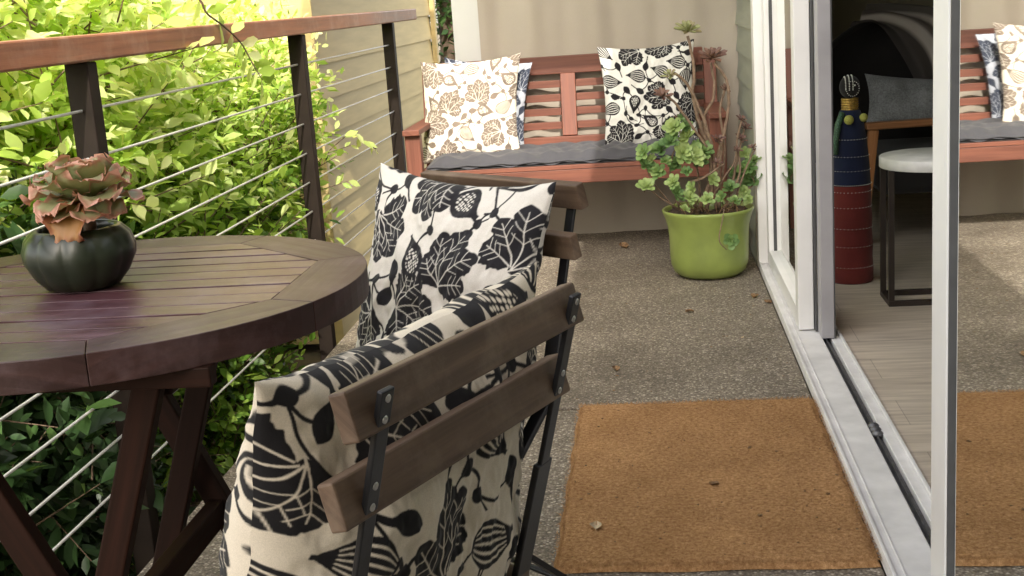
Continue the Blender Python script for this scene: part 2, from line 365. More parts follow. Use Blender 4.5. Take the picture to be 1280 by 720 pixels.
# ------------------------------------------------------------------ the fig print, drawn as numbers
TS = 1100
def seg_d(px, py, a, b):
    dx, dy = b[0]-a[0], b[1]-a[1]; t = np.clip(((px-a[0])*dx+(py-a[1])*dy)/(dx*dx+dy*dy+1e-9), 0, 1)
    return np.hypot(px-a[0]-t*dx, py-a[1]-t*dy)
def make_print():
    img = np.zeros((TS, TS), np.float32)     # 1 = ink
    grey = np.zeros((TS, TS), np.float32)
    rng = random.Random(23)
    def stamp(cx, cy, ang, size, fn, reach):
        n = int(reach*size*TS)+2
        ix = np.arange(int(cx*TS)-n, int(cx*TS)+n); iy = np.arange(int(cy*TS)-n, int(cy*TS)+n)
        X, Y = np.meshgrid(ix/TS-cx, iy/TS-cy)
        c, s_ = math.cos(ang), math.sin(ang)
        lx = (X*c+Y*s_)/size; ly = (-X*s_+Y*c)/size
        ink, cream = fn(lx, ly)
        jx, jy = np.meshgrid(ix % TS, iy % TS)
        cur = img[jy, jx]; cur = np.where(ink, 1.0, cur); cur = np.where(cream, 0.0, cur); img[jy, jx] = cur
    def leaf(seed):
        r = random.Random(seed)
        lobes = [(0, 1.0, .29), (.52, .90, .27), (-.52, .88, .27), (1.08, .68, .25), (-1.08, .66, .25)]
        def fn(x, y):
            x = x+.42
            ink = np.zeros_like(x, bool); cream = np.zeros_like(x, bool)
            for a, L, W in lobes:
                a += r.uniform(-.1, .1); L *= r.uniform(.9, 1.08)
                u = x*math.cos(a)+y*math.sin(a); w = -x*math.sin(a)+y*math.cos(a); w = w-.12*np.sin(u*3+seed)*L
                t = np.clip(u/L, 0, 1); prof = W*np.power(np.sin(PI*np.power(t, 1.15)), .62)*(1+.10*np.sin(t*26+seed)+.06*np.sin(t*47+seed*2))
                ink |= (u > 0) & (u < L) & (np.abs(w) < prof)
            r2 = random.Random(seed)
            for a, L, W in lobes:
                a += r2.uniform(-.1, .1); L *= r2.uniform(.9, 1.08)
                u = x*math.cos(a)+y*math.sin(a); w = -x*math.sin(a)+y*math.cos(a); w = w-.12*np.sin(u*3+seed)*L
                cream |= (np.abs(w) < .0065*(1.8-u/L)) & (u > 0) & (u < L*.88)
                for q in (.38, .56, .72):
                    for sg in (-1, 1):
                        cream |= (seg_d(u, w, (q*L, 0), ((q+.16)*L, sg*W*.58)) < .0052)
            return ink, cream & ink
        return fn
    def drop(t, k=1.0): return .40*k*np.power(np.clip(np.sin(PI*np.power(np.clip(t, 0, 1), 1.7)), 0, 1), .62)
    def sfig(seed):
        def fn(x, y):
            t = (x+.6)/1.2; y = y-.08*np.sin(t*3); W = np.maximum(drop(t, .95), .04*(t < .35)*(t > 0)); q = y/(W+1e-5)
            ink = (t > 0) & (t < 1) & (np.abs(y) < W)
            cream = np.zeros_like(ink)
            for k in (-.66, -.33, .02, .36, .68): cream |= (np.abs(q-k) < .055) & (t > .24) & (t < .93)
            return ink, cream & ink
        return fn
    def cfig(seed):
        def fn(x, y):
            t = (x+.6)/1.2; W = np.maximum(drop(t, 1.0), .05*(t < .35)*(t > 0))
            ink = (t > 0) & (t < 1) & (np.abs(y) < W)
            t2 = (x+.6-.34)/.76; inner = (t2 > 0) & (t2 < 1) & (np.abs(y) < .66*drop(t2, .95))
            f = 11.0; gx = x*f; gy = y*f; cxx = np.floor(gx); cyy = np.floor(gy)
            h = np.sin(cxx*12.9898+cyy*78.233+seed)*43758.5; h = h-np.floor(h); h2 = h*7.1-np.floor(h*7.1)
            d = np.hypot(gx-cxx-.3-.4*h, gy-cyy-.3-.4*h2)
            return ink, inner & (d < .36)
        return fn
    def bud(seed):
        def fn(x, y):
            t = (x+.5)/1.0; W = .30*np.power(np.clip(np.sin(PI*np.clip(t, 0, 1)**1.3), 0, 1), .8)
            ink = ((t > 0) & (t < 1) & (np.abs(y) < W)) | (seg_d(x, y, (-1.0, 0), (-.4, 0)) < .05)
            return ink, np.zeros_like(ink)
        return fn
    def berry(seed):
        return lambda x, y: ((np.hypot(x, y) < .5) | (seg_d(x, y, (-1.6, .2), (0, 0)) < .09), np.zeros_like(x, bool))
    placed = []
    def free(x, y, r):
        for px, py, pr in placed:
            dx = abs(px-x); dy = abs(py-y); dx = min(dx, 1-dx); dy = min(dy, 1-dy)
            if math.hypot(dx, dy) < r+pr: return False
        return True
    stems = []
    plan = [('leaf', .108, .195, 9), ('sfig', .074, .14, 8), ('cfig', .066, .125, 7), ('leaf', .075, .125, 12), ('bud', .043, .085, 18), ('berry', .026, .034, 16), ('bud', .03, .055, 12)]
    for kind, rad, size, cnt in plan:
        for q in range(cnt):
            for t in range(300):
                x, y = rng.random(), rng.random()
                if free(x, y, rad): break
            else: continue
            placed.append((x, y, rad)); stems.append((x, y, kind, size))
    # stems joining neighbours
    def line(p0, p1, bend, w):
        n = 26; prev = None
        nx, ny = -(p1[1]-p0[1]), p1[0]-p0[0]
        for i in range(n+1):
            t = i/n; k = math.sin(PI*t)*bend
            p = (p0[0]+(p1[0]-p0[0])*t+nx*k, p0[1]+(p1[1]-p0[1])*t+ny*k)
            r_ = max(2, int(w*TS)); cx_, cy_ = int(p[0]*TS), int(p[1]*TS)
            if prev is not None:
                for s_ in range(8):
                    qx = int((prev[0]+(p[0]-prev[0])*s_/8)*TS); qy = int((prev[1]+(p[1]-prev[1])*s_/8)*TS)
                    xx = np.arange(qx-r_, qx+r_+1) % TS; yy = np.arange(qy-r_, qy+r_+1) % TS
                    img[np.ix_(yy, xx)] = 1
            prev = p
    big = [s_ for s_ in stems]
    for i, (x, y, k, sz) in enumerate(big):
        best = None
        for j, (x2, y2, k2, s2) in enumerate(big):
            if j <= i: continue
            for ox in (-1, 0, 1):
                for oy in (-1, 0, 1):
                    d = math.hypot(x2+ox-x, y2+oy-y)
                    if best is None or d < best[0]: best = (d, x2+ox, y2+oy)
        if best and best[0] < .25: line((x, y), best[1:], rng.uniform(-.25, .25), .0028)
    for i, (x, y, kind, size) in enumerate(stems):
        a = rng.uniform(0, 2*PI)
        fn = {'leaf': leaf, 'sfig': sfig, 'cfig': cfig, 'bud': bud, 'berry': berry}[kind](i*3+1)
        if kind != 'berry':      # a cream halo keeps it clear of the stems
            pass
        stamp(x, y, a, size, fn, 1.15)
    # soften by one pixel
    k = img.copy()
    for dx, dy in ((1, 0), (-1, 0), (0, 1), (0, -1)): k += np.roll(np.roll(img, dx, 0), dy, 1)
    return k/5
PRINT = make_print()
def sample(u, v):
    x = (u % 1)*TS; y = (v % 1)*TS; x0 = np.floor(x).astype(int); y0 = np.floor(y).astype(int); fx = x-x0; fy = y-y0
    g = lambda a, b: PRINT[b % TS, a % TS]
    return g(x0, y0)*(1-fx)*(1-fy)+g(x0+1, y0)*fx*(1-fy)+g(x0, y0+1)*(1-fx)*fy+g(x0+1, y0+1)*fx*fy

def noise2(x, y, seed, octaves=4):
    r = np.random.default_rng(seed); o = np.zeros_like(x); a = 1.0; f = 1.0
    for k in range(octaves):
        for j in range(3):
            th = r.uniform(0, 2*PI); ph = r.uniform(0, 2*PI)
            o += a*np.sin((x*math.cos(th)+y*math.sin(th))*f*3.1+ph+1.3*np.sin((x*math.sin(th)-y*math.cos(th))*f*2.3+ph*2))/3
        a *= .55; f *= 1.9
    return o
def pillow(name, label, group, c, r, u, hw, hh, T, n, off, base=(.74, .69, .60), ink=(.018, .017, .020), tile=.56, seed=1, ears=.10, sag=.12, lean=0):
    """square cushion; r = its right, u = its up, both unit vectors; c its centre"""
    c = Vector(c); r = Vector(r).normalized(); u = Vector(u).normalized(); w = r.cross(u)   # w: toward the front
    s = np.linspace(-1, 1, n); s = np.sign(s)*np.abs(s)**.9
    X, Y = np.meshgrid(s, s)
    prof = np.clip((1-np.abs(X)**2.6)*(1-np.abs(Y)**2.6), 0, 1)**.52
    full = 1-sag*Y
    ex = 1-ears*(1-Y**2)*1.0; ey = 1-ears*(1-X**2)*1.0
    # folds radiating from the corners and along the edges
    wr = noise2(X*1.6, Y*1.6, seed)*.16*(1-prof*.5)+.09*noise2(X*4, Y*4, seed+5)*(1-prof**2)
    parts = []
    for sg in (1, -1):
        Z = sg*T/2*prof*full*(1+wr*1.1)+.006*noise2(X*2, Y*2, seed+9)+.0035*noise2(X*5.5, Y*3, seed+13)*prof+lean*(Y*.5)**2
        px = X*hw*ex; py = Y*hh*ey-.02*(1-Y)*prof*.6
        P = (np.array(c)[None, None, :]+px[..., None]*np.array(r)+py[..., None]*np.array(u)+Z[..., None]*np.array(w))
        uu = (off[0]+X*hw/tile*(1 if sg > 0 else -1)+(0 if sg > 0 else .37)); vv = off[1]+Y*hh/tile
        k = sample(uu, vv)
        cl = np.ones((n, n, 4)); b_ = np.array(base); i_ = np.array(ink)
        cl[..., :3] = b_*(1-k[..., None])+i_*k[..., None]
        parts.append((P.reshape(-1, 3), cl.reshape(-1, 4)))
    V = np.concatenate([parts[0][0], parts[1][0]]); CL = np.concatenate([parts[0][1], parts[1][1]])
    I = np.arange(n*n).reshape(n, n); a, b_, c_, d = I[:-1, :-1].ravel(), I[:-1, 1:].ravel(), I[1:, 1:].ravel(), I[1:, :-1].ravel()
    Fr = np.stack([a, b_, c_, d], 1); Bk = np.stack([d, c_, b_, a], 1)+n*n
    V0 = V-np.array(c)
    o = np_mesh(name, V0, np.concatenate([Fr, Bk]), M['print'], None, None, CL)
    o.location = c
    return tag(o, label, 'pillow', group)

# ------------------------------------------------------------------ world, sun, camera
sun_el = math.radians(40); az = math.radians(10)          # sun stands behind the viewer, a little to the right
to_sun = Vector((math.sin(az)*math.cos(sun_el), -math.cos(az)*math.cos(sun_el), math.sin(sun_el)))
W = bpy.data.worlds.new('World'); S.world = W; W.use_nodes = True
nt = W.node_tree; bg = nt.nodes['Background']; sky = nt.nodes.new('ShaderNodeTexSky'); sky.sky_type = 'NISHITA'; sky.sun_disc = False
sky.sun_elevation = sun_el; sky.sun_rotation = math.atan2(to_sun.x, to_sun.y); sky.air_density = 1.0; sky.dust_density = 2.5
hs = nt.nodes.new('ShaderNodeHueSaturation'); hs.inputs['Saturation'].default_value = .45; nt.links.new(sky.outputs[0], hs.inputs['Color']); tm = nt.nodes.new('ShaderNodeMix'); tm.data_type = 'RGBA'; tm.blend_type = 'MULTIPLY'; tm.inputs[0].default_value = 1; tm.inputs[7].default_value = (1.08, 1.0, .89, 1); nt.links.new(hs.outputs[0], tm.inputs[6]); nt.links.new(tm.outputs[2], bg.inputs[0]); bg.inputs[1].default_value = .78
sl = bpy.data.lights.new('sun', 'SUN'); sl.energy = 5.0; sl.angle = math.radians(.5); sl.color = (1, .93, .82)
so = bpy.data.objects.new('sun', sl); col.objects.link(so); so.rotation_euler = (-to_sun).to_track_quat('-Z', 'Y').to_euler()
cam = bpy.data.cameras.new('camera'); co = bpy.data.objects.new('camera', cam); col.objects.link(co)
cam.sensor_width = 36; cam.lens = 36*F/1280; cam.clip_end = 500; cam.clip_start = .05
xr = Vector((CX[0], CY[0], CZ[0])); yu = -Vector((CX[1], CY[1], CZ[1])); zb = -Vector((CX[2], CY[2], CZ[2]))
co.matrix_world = Matrix(((xr.x, yu.x, zb.x, 0), (xr.y, yu.y, zb.y, 0), (xr.z, yu.z, zb.z, CAMH), (0, 0, 0, 1)))
S.camera = co
S.view_settings.view_transform = 'Standard'; S.view_settings.look = 'None'; S.view_settings.exposure = 0
S.cycles.use_denoising = True; S.cycles.max_bounces = 8; S.cycles.transparent_max_bounces = 12

# ------------------------------------------------------------------ setting
def struct(name, mb, mat, bevel=0):
    o = mb.build(name, mat, None, bevel); o['kind'] = 'structure'; return o
g = MB(); g.prism([(-120, -120), (120, -120), (120, 120), (-120, 120)], -.62, -.55); struct('ground', g, M['ground'])
p = MB(); p.box(-1.085, .404, -3, 3.321, -.5, 0); p.box(-1.085, .404, 3.337, 6.6, -.5, 0); struct('patio', p, M['aggregate'], .003)
p = MB(); p.box(.56, 4.2, -1.5, 7.0, -.1, .028); struct('room_floor', p, M['laminate'])
# leaf litter of the garden behind the railing lies on the ground sheet

# the house on the right
def lap(mb, axis, c, a0, a1, z0, z1, out, h=.118):
    """lapped boards on a wall: axis 'x' = wall plane x=c running along y"""
    z = z0
    while z < z1:
        t = min(z+h, z1)
        if axis == 'x':
            vs = [(c+out*.020, a0, z), (c+out*.020, a1, z), (c+out*.004, a1, t), (c+out*.004, a0, t), (c, a0, z), (c, a1, z), (c, a0, t), (c, a1, t)]
        mb.add(vs, [[0, 1, 2, 3], [0, 4, 5, 1], [3, 2, 7, 6], [0, 3, 6, 4], [1, 5, 7, 2]], [(p_[1], p_[2]) for p_ in vs])
        z = t
house = empty('house', (.56, 5.5, 0), 0, 'house wall clad in sage lap siding around the white sliding door', 'house')
IN = (-.56, -5.5, 0)
def hb(name, mat, boxes, bevel=0, laps=None):
    mb = MB()
    for q in boxes: mb.box(q[0]+IN[0], q[1]+IN[0], q[2]+IN[1], q[3]+IN[1], q[4], q[5])
    if laps:
        l = MB(); 
        for L in laps: lap(mb, 'x', L[0]+IN[0], L[1]+IN[1], L[2]+IN[1], L[3], L[4], L[5])
    return mb.build(name, mat, house, bevel)
hb('siding', M['siding2'], [], 0, [(.425, 5.078, 7.2, -.02, 2.6, -1), (.425, -3, .05, -.02, 2.6, -1), (.425, .05, 5.078, 2.12, 2.6, -1)])
hb('wall', M['room'], [(.427, .555, 5.08, 7.2, -.3, 2.6), (.427, .555, -3, .04, -.3, 2.6), (.427, .555, .04, 5.08, 2.12, 2.6),
                       (.557, 4.2, 6.95, 7.1, -.3, 2.6), (4.2, 4.35, -1.5, 7.1, -.3, 2.6), (-1.3, .42, -2.75, -2.62, -.5, 2.6), (.557, 4.2, -1.6, -1.5, -.3, 2.6)])  # the box across the patio behind the camera is added to block back light
hb('ceiling', M['ceil'], [(.56, 4.2, -1.5, 6.95, 2.5, 2.58)])
hb('shade_roof', M['ceil'], [(.24, 4.6, .9, 3.747, 2.62, 2.74), (-.72, 4.6, -3.2, .897, 2.62, 2.74), (-1.25, 4.6, 3.75, 7.4, 2.62, 2.74)])  # unseen porch roof, added and shaped to place sun and shade

# the neighbouring wall on the left, seen through the cables
XW = -1.56
nb = empty('garden_building', (XW, 6.0, -.5), 0, 'building clad in tan lap siding beyond the cable railing', 'building')
mb = MB(); lap(mb, 'x', 0, 0, 3.4, 0, 3.4, 1, .17)
mb.build('siding', M['siding'], nb)
mb = MB(); mb.box(-3.0, -.002, 0, 3.4, 0, 3.42); mb.build('wall', M['siding'], nb)
mb = MB(); mb.box(-.05, .022, -.028, -.002, 0, 3.4); mb.build('corner_trim', M['siding'], nb)
mb = MB(); mb.box(.018, .05, 3.37, 3.44, 0, 3.4); mb.build('end_trim', M['siding'], nb)

# column and curtain at the end of the patio
mb = MB(); a = at(568, 30, y=6.1); b_ = at(612, 30, y=6.1); mb.box(0, b_.x-a.x, 0, .12, 0, 2.55)
mb.box(-.01, b_.x-a.x+.01, -.01, .13, 0, .06)
o = mb.build('porch_column', M['column'], None, .004); o.location = (a.x, 6.04, 0); tag(o, 'square pale grey porch column beside the curtain', 'column')
cr = empty('outdoor_curtain', (-.16, 5.99, 0), 0, 'beige outdoor curtain hanging behind the wooden bench', 'curtain')
def cf(u, v):
    x = -.60+u*1.175; z = -.006+v*2.44
    fold = .034*math.sin(x*23+.6)*math.exp(-((x+.42)/.25)**2)+.014*math.sin(x*30)*math.exp(-((x-.50)/.09)**2)+.012*math.sin(x*9+z*.5)+.007*math.sin(x*27+z*.6+1.5*math.sin(x*5))+.003*math.sin(x*60+z)+.012*math.sin(x*4+1)
    fold *= (.55+.45*v)
    return (x, fold+.035*(1-v)*-1*math.exp(-v*9), z+.004*math.sin(x*8)*v)
mb = MB(); mb.grid(cf, 150, 60); mb.build('fabric', M['curtain'], cr)
mb = MB(); mb.tube([(-.62, 0, 2.47), (.58, 0, 2.47)], .014, 12); mb.build('rod', M['black'], cr)
for k in range(9):
    mb = MB(); x = -.56+k*.14; mb.tube([(x, .025*math.cos(t), 2.455+.028*math.sin(t)) for t in [i*PI/6 for i in range(13)]], .003, 6, False); mb.build('ring', M['black'], cr)

# ------------------------------------------------------------------ cable railing
RX = -1.2
rl = empty('cable_railing', (RX, 4.4, -.2), 0, 'cable railing with bronze posts and a reddish wooden top rail', 'railing')
mb = MB(); mb.box(-.055, .032, -6.0, 2.28, 1.232, 1.288); mb.build('top_rail', M['rail'], rl, .005)
py = [-.42, 1.12, 2.70, 4.39, 6.0]
posts = [.2, 2.665, 4.42, 6.06]
for k, y in enumerate(posts):
    mb = MB(); mb.box(-.026, .026, y-4.4-.026, y-4.4+.026, -.25, 1.231); o = mb.build('post', M['post'], rl, .004)
    mb = MB()
    for j in range(9): z = .2+.93-.103*j; mb.tube([(.02, y-4.4-.033, z), (.02, y-4.4-.0295, z)], .0065, 10)
for j in range(9):
    z = .2+.93-.103*j
    mb = MB()
    ys = [-6]+[q-4.4 for q in posts]+[2.2]
    mb.tube([(-.0, -6, z), (0, 1.72, z)], .0032, 8); mb.build('cable', M['cable'], rl)
mb = MB(); mb.box(-.02, .10, -6.0, 2.2, -.24, -.20) if False else mb.box(-.03, .03, -6, 2.2, -.30, -.255); mb.build('base_plate', M['post'], rl)

# ------------------------------------------------------------------ sliding door
dr = empty('sliding_glass_door', (.46, 2.6, 0), 0, 'white framed sliding glass door standing open onto the patio', 'sliding door')
D = (-.46, -2.6, 0)
def dbox(mb, x0, x1, y0, y1, z0, z1): mb.box(x0+D[0], x1+D[0], y0+D[1], y1+D[1], z0, z1)
mb = MB(); dbox(mb, .405, .500, .05, 5.07, 0, .026); sill = mb.build('sill', M['whitedirty'], dr, .003)
mb = MB(); dbox(mb, .405, .412, .05, 5.07, .026, .034); mb.build('ridge', M['whitedirty'], sill, .0015); mb = MB(); dbox(mb, .428, .432, .05, 5.07, .0262, .029); mb.build('ridge', M['whitedirty'], sill, .0015)
mb = MB(); dbox(mb, .5005, .524, .05, 5.07, -.02, .012); tk = mb.build('track', M['track'], dr)
mb = MB(); dbox(mb, .5085, .5115, .05, 5.07, .0122, .026); mb.build('rail', M['track'], tk)
mb = MB(); dbox(mb, .5245, .549, .05, 5.07, -.02, .028); dbox(mb, .5492, .558, .05, 5.07, -.02, .036); mb.build('inner_sill', M['whitedirty'], dr, .002)
mb = MB()
for k in range(3):
    y = 2.985+.028*k
    mb = MB(); mb.ball((.512+D[0], y+D[1], .026), .0145, 12, (1.0, .75, .7)); mb.build('roller', M['track'], dr)
mb = MB(); dbox(mb, .404, .447, 4.98, 5.076, .026, 2.12); dbox(mb, .4475, .556, 5.02, 5.076, -.02, 2.12); mb.build('jamb', M['white'], dr, .003)
mb = MB(); dbox(mb, .404, .556, .04, 5.076, 2.07, 2.12); mb.build('head', M['white'], dr, .003)
def panel(name, x0, x1, ya, yb, sa, sb, gx, mats, bot=.09):
    mb = MB(); dbox(mb, x0, x1, ya, ya+sa, .03, 2.066); dbox(mb, x0, x1, yb-sb, yb, .03, 2.066)
    dbox(mb, x0+.001, x1-.001, ya+sa, yb-sb, .03, bot); dbox(mb, x0+.001, x1-.001, ya+sa, yb-sb, 2.0, 2.066)
    f = mb.build(name, mats, dr, .003)
    mb = MB(); dbox(mb, gx-.006, gx+.006, ya+sa-.001, ya+sa+.007, bot, 2.0); mb.build('gasket', M['gasket'], f)
    mb = MB(); dbox(mb, gx-.006, gx+.006, yb-sb-.007, yb-sb+.001, bot, 2.0)
    mb.build('gasket', M['gasket'], f)
    mb = MB(); mb.add([(gx+D[0], ya+sa+.004+D[1], bot-.004), (gx+D[0], yb-sb-.004+D[1], bot-.004), (gx+D[0], yb-sb-.004+D[1], 2.004), (gx+D[0], ya+sa+.004+D[1], 2.004)], [[0, 1, 2, 3]])
    mb.build('glass', M['glass'], f)
    return f
panel('fixed_panel', .438, .486, 3.95, 4.975, .07, .06, .463, M['white'])
mb = MB(); dbox(mb, .4875, .494, 3.93, 3.99, .03, 2.066); mb.build('weather_strip', M['gasket'], dr); mb = MB(); dbox(mb, .533, .536, 3.84, 3.90, .03, 2.066); mb.build('weather_strip', M['gasket'], dr)
mb = MB(); dbox(mb, .4945, .5325, 3.84, 3.92, .03, 2.066); dbox(mb, .496, .531, 4.9, 5.015, .03, 2.066); dbox(mb, .496, .531, 3.92, 4.9, .03, .09); mb.build('screen_frame', M['greyframe'], dr, .002)
sp_ = panel('sliding_panel', .449, .485, .95, 2.105, .07, .105, .458, M['white'], .10)

# ------------------------------------------------------------------ bench
bn = empty('garden_bench', (-.36, 5.65, 0), 0, 'reddish brown slatted wooden bench against the beige curtain', 'bench')
bw = .675
def part(name, mat, boxes, parent, bevel=.003):
    mb = MB()
    for q in boxes: mb.box(*q)
    return mb.build(name, mat, parent, bevel)
for sx in (-1, 1):
    x = sx*(bw-.033)
    part('leg', M['bench'], [(x-.033, x+.033, -.28, -.225, 0, .565)], bn)
    mb = MB(); mb.bar((x, .20, 0), (x, .20, .42), .055, .05, (0, 1, 0)); mb.bar((x, .20, .418), (x, .275, .80), .055, .05, (0, 1, 0)); mb.build('leg', M['bench'], bn, .003)
    part('armrest', M['bench'], [(x-.036, x+.036, -.305, .225, .566, .59)], bn)
for q_ in [(-bw+.067, bw-.067, -.272, -.245, .325, .385), (-bw+.067, bw-.067, .19, .215, .325, .385), (-bw+.02, -bw+.045, -.22, .17, .325, .385), (bw-.045, bw-.02, -.22, .17, .325, .385)]: part('seat_rail', M['bench'], [q_], bn)
part('seat', M['bench'], [(-bw+.068, bw-.068, -.275+.062*k, -.275+.062*k+.048, .386, .404) for k in range(8)], bn, .002)
def by(z): return .205+.075*(z-.42)/.38
def bslat(z0, z1, x0, x1, th=.022):
    z = (z0+z1)/2; return (x0, x1, by(z)-th/2, by(z)+th/2, z0, z1)
part('top_rail', M['bench'], [bslat(.755, .835, -bw+.062, bw-.062, .03)], bn)
part('bottom_rail', M['bench'], [bslat(.425, .475, -bw+.062, bw-.062, .03)], bn)
part('backrest_slats', M['bench'], [bslat(.508+.062*k, .508+.062*k+.033, -bw+.062, -.036, .018) for k in range(4)]+[bslat(.508+.062*k, .508+.062*k+.033, .036, bw-.062, .018) for k in range(4)], bn, .002)
mb = MB(); mb.bar((0, by(.476), .476), (0, by(.754), .754), .068, .028, (0, 1, 0)); mb.build('centre_stile', M['bench'], bn, .003)
# tufted pad
def pad(u, v, top):
    x = -.60+u*1.20; y = -.265+v*.455
    cell = (math.sin(u*8*PI)**2+math.sin(v*3*PI)**2)**.5*.75 if 0 < u < 1 else 0; cell = min(1, cell)
    edge = min(u, 1-u, v*.38, (1-v)*.38)*22; e = min(1, edge)**.5
    h = .006+.044*e*(.62+.38*cell)+.004*e*math.sin(x*53+y*19)*math.sin(y*47-x*11)+.004*math.sin(x*37+y*21)+.003*math.sin(x*71-y*33)
    return (x, y, .4065+(h if top else .002*e))
mb = MB(); mb.grid(lambda u, v: pad(u, v, True), 220, 80); mb.grid(lambda u, v: pad(u, v, False), 60, 20, flip=True)
o = mb.build('seat_cushion', M['pad'], None); o.location = (-.36, 5.65, 0)
mb = MB(); mb.tube([Vector((-.59+.02*i, -.266+.002*math.sin(i*1.7), .4205+.003*math.sin(i*.9))) for i in range(60)], .0028, 6); q_ = mb.build('piping', M['pad'], o); tag(o, 'charcoal tufted seat pad lying along the wooden bench', 'cushion')

GP = 'black and white fig print pillows'
def bp(name, label, px, py_, depth, w, rot, **k):
    c = at(px, py_, y=depth); return c
pillow('patterned_pillow', 'sunlit cream fig print pillow at the left end of the bench', GP, at(588, 137, y=5.69), (1, -.10, .03), (.04, .22, .97), .232, .232, .14, 240, (.1, .3), seed=3, base=(.86, .79, .68), ink=(.20, .16, .13))  # base and ink washed out to carry the sun glare
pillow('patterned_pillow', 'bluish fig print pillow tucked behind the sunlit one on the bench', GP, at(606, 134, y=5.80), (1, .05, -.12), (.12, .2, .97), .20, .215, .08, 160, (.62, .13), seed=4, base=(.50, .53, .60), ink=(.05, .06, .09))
pillow('patterned_pillow', 'white fig print pillow standing at the right end of the bench', GP, at(811, 120, y=5.74), (1, .06, .02), (-.02, .2, .98), .215, .235, .13, 240, (.45, .72), seed=5, base=(.76, .75, .71))

# ------------------------------------------------------------------ folding chairs (bistro)
def make_chair(label):
    """origin on the floor below the middle of the top slat; front = -Y local, right slat end = +X"""
    t = empty('folding_chair', (0, 0, 0), 0, label, 'chair', 'folding bistro chairs at the round table')
    w = .2035; TL = .27
    def P(x, z, off=0):      # a point on the back plane at height z; off>0 goes to the rear
        y = -(0.80-z)*TL; return Vector((x, y+off, z-off*TL*.0))
    def slat(zc, h, name):
        mb = MB(); c0 = P(-w, zc); c1 = P(w, zc); mb.bar(c0, c1, h, .0185, (0, 1, .27)); return mb.build(name, M['chair'], t, .0025)
    slat(.778, .044, 'back_slat'); slat(.697, .044, 'back_slat')
    for sx in (-1, 1):
        x = sx*(w-(.036 if sx > 0 else .028))
        mb = MB(); mb.bar(P(x, .795, .0145), P(x, .60, .0145), .019, .006, (0, 1, .27)); 
        f = mb.build('back_upright', M['black'], t, .0015)
        mb = MB(); mb.bar(P(x, .603, .014), P(x+sx*.002, .44, .012), .032, .008, (0, 1, .27)); mb.bar(P(x, .441, .014), (x, -.30-.20, .012), .024, .010, (0, 1, 0)); mb.build('leg', M['black'], t, .0015)
        mb = MB(); mb.bar((x-sx*.022, -.44, .44), (x-sx*.022, .05, .012), .024, .010, (0, 1, 0)); mb.build('leg', M['black'], t, .0015)
        for z in (.787, .768, .707, .687):
            mb = MB(); q = P(x, z, .018); mb.lathe([(0, .0022), (.0030, .0018), (.0042, 0), (.0020, .0005)], (0, 0, 0), 12)
            nv = len(mb.v)-48
            R = Matrix.Rotation(-PI/2-.26, 3, 'X').inverted()
            for i in range(nv, len(mb.v)):
                p_ = R @ Vector(mb.v[i]); p_ = Vector((p_.x, abs(p_.y) if True else p_.y, p_.z)); mb.v[i] = tuple(p_+q-Vector((0, .001, 0)))
            mb.build('rivet', M['rivet'], f)
    # seat of slats
    mb = MB()
    for k in range(6):
        y = -.075-.057*k; mb.box(-w+.012 if k < 5 else -w-.0, w-.012 if k < 5 else w, y-.05, y, .446, .464)
    mb.build('seat', M['chair'], t, .003)
    for sx in (-1, 1):
        mb = MB(); mb.box(sx*(w-.058)-.005, sx*(w-.058)+.005, -.47, -.06, .422, .445); mb.build('seat_bar', M['black'], t, .001)
    mb = MB(); mb.tube([(-w+.03, -.46, .06), (w-.03, -.46, .06)], .006, 8); mb.build('stretcher', M['black'], t)
    mb = MB(); mb.tube([(-w+.05, .0, .06), (w-.05, .0, .06)], .006, 8); mb.build('stretcher', M['black'], t)
    return t
# near chair
sA = Vector((-.168, 1.151, 0)); dA = Vector((.166, .371, 0)).normalized(); fA = Vector((-dA.y, dA.x, 0))
chA = make_chair('near folding chair seen from behind, with two brown back slats')
chA.location = sA; chA.rotation_euler = (0, 0, math.atan2(dA.y, dA.x)+PI)
sB = Vector((-.262, 2.222, 0)); dB = Vector((.283, -.249, 0)).normalized(); fB = Vector((dB.y, -dB.x, 0))
chB = copy_tree(chA); chB['label'] = 'farther folding chair whose top slat shows behind its upright pillow'
chB.location = sB; chB.rotation_euler = (0, 0, math.atan2(dB.y, dB.x))
uA = (-fA*.27+Vector((0, 0, 1))).normalized(); uB = (-fB*.27+Vector((0, 0, 1))).normalized()
zc = .575; cA = sA+Vector((0, 0, .8))+uA*((zc-.8)/uA.z)+fA*.082+dA*.018
pillow('patterned_pillow', 'big fig print pillow leaning on the near chair with the brown slats', GP, cA, -dA, uA, .242, .243, .185, 430, (.62, .86), seed=7, base=(.66, .585, .47), ink=(.012, .011, .012), lean=0)
zc = .59; cB = sB+Vector((0, 0, .8))+uB*((zc-.8)/uB.z)+fB*.078-dB*.018
pillow('patterned_pillow', 'fig print pillow propped upright on the farther chair beside the table', GP, cB, dB+Vector((0, 0, -.02)), uB, .228, .235, .15, 330, (.83, .2), seed=9, base=(.62, .585, .535))

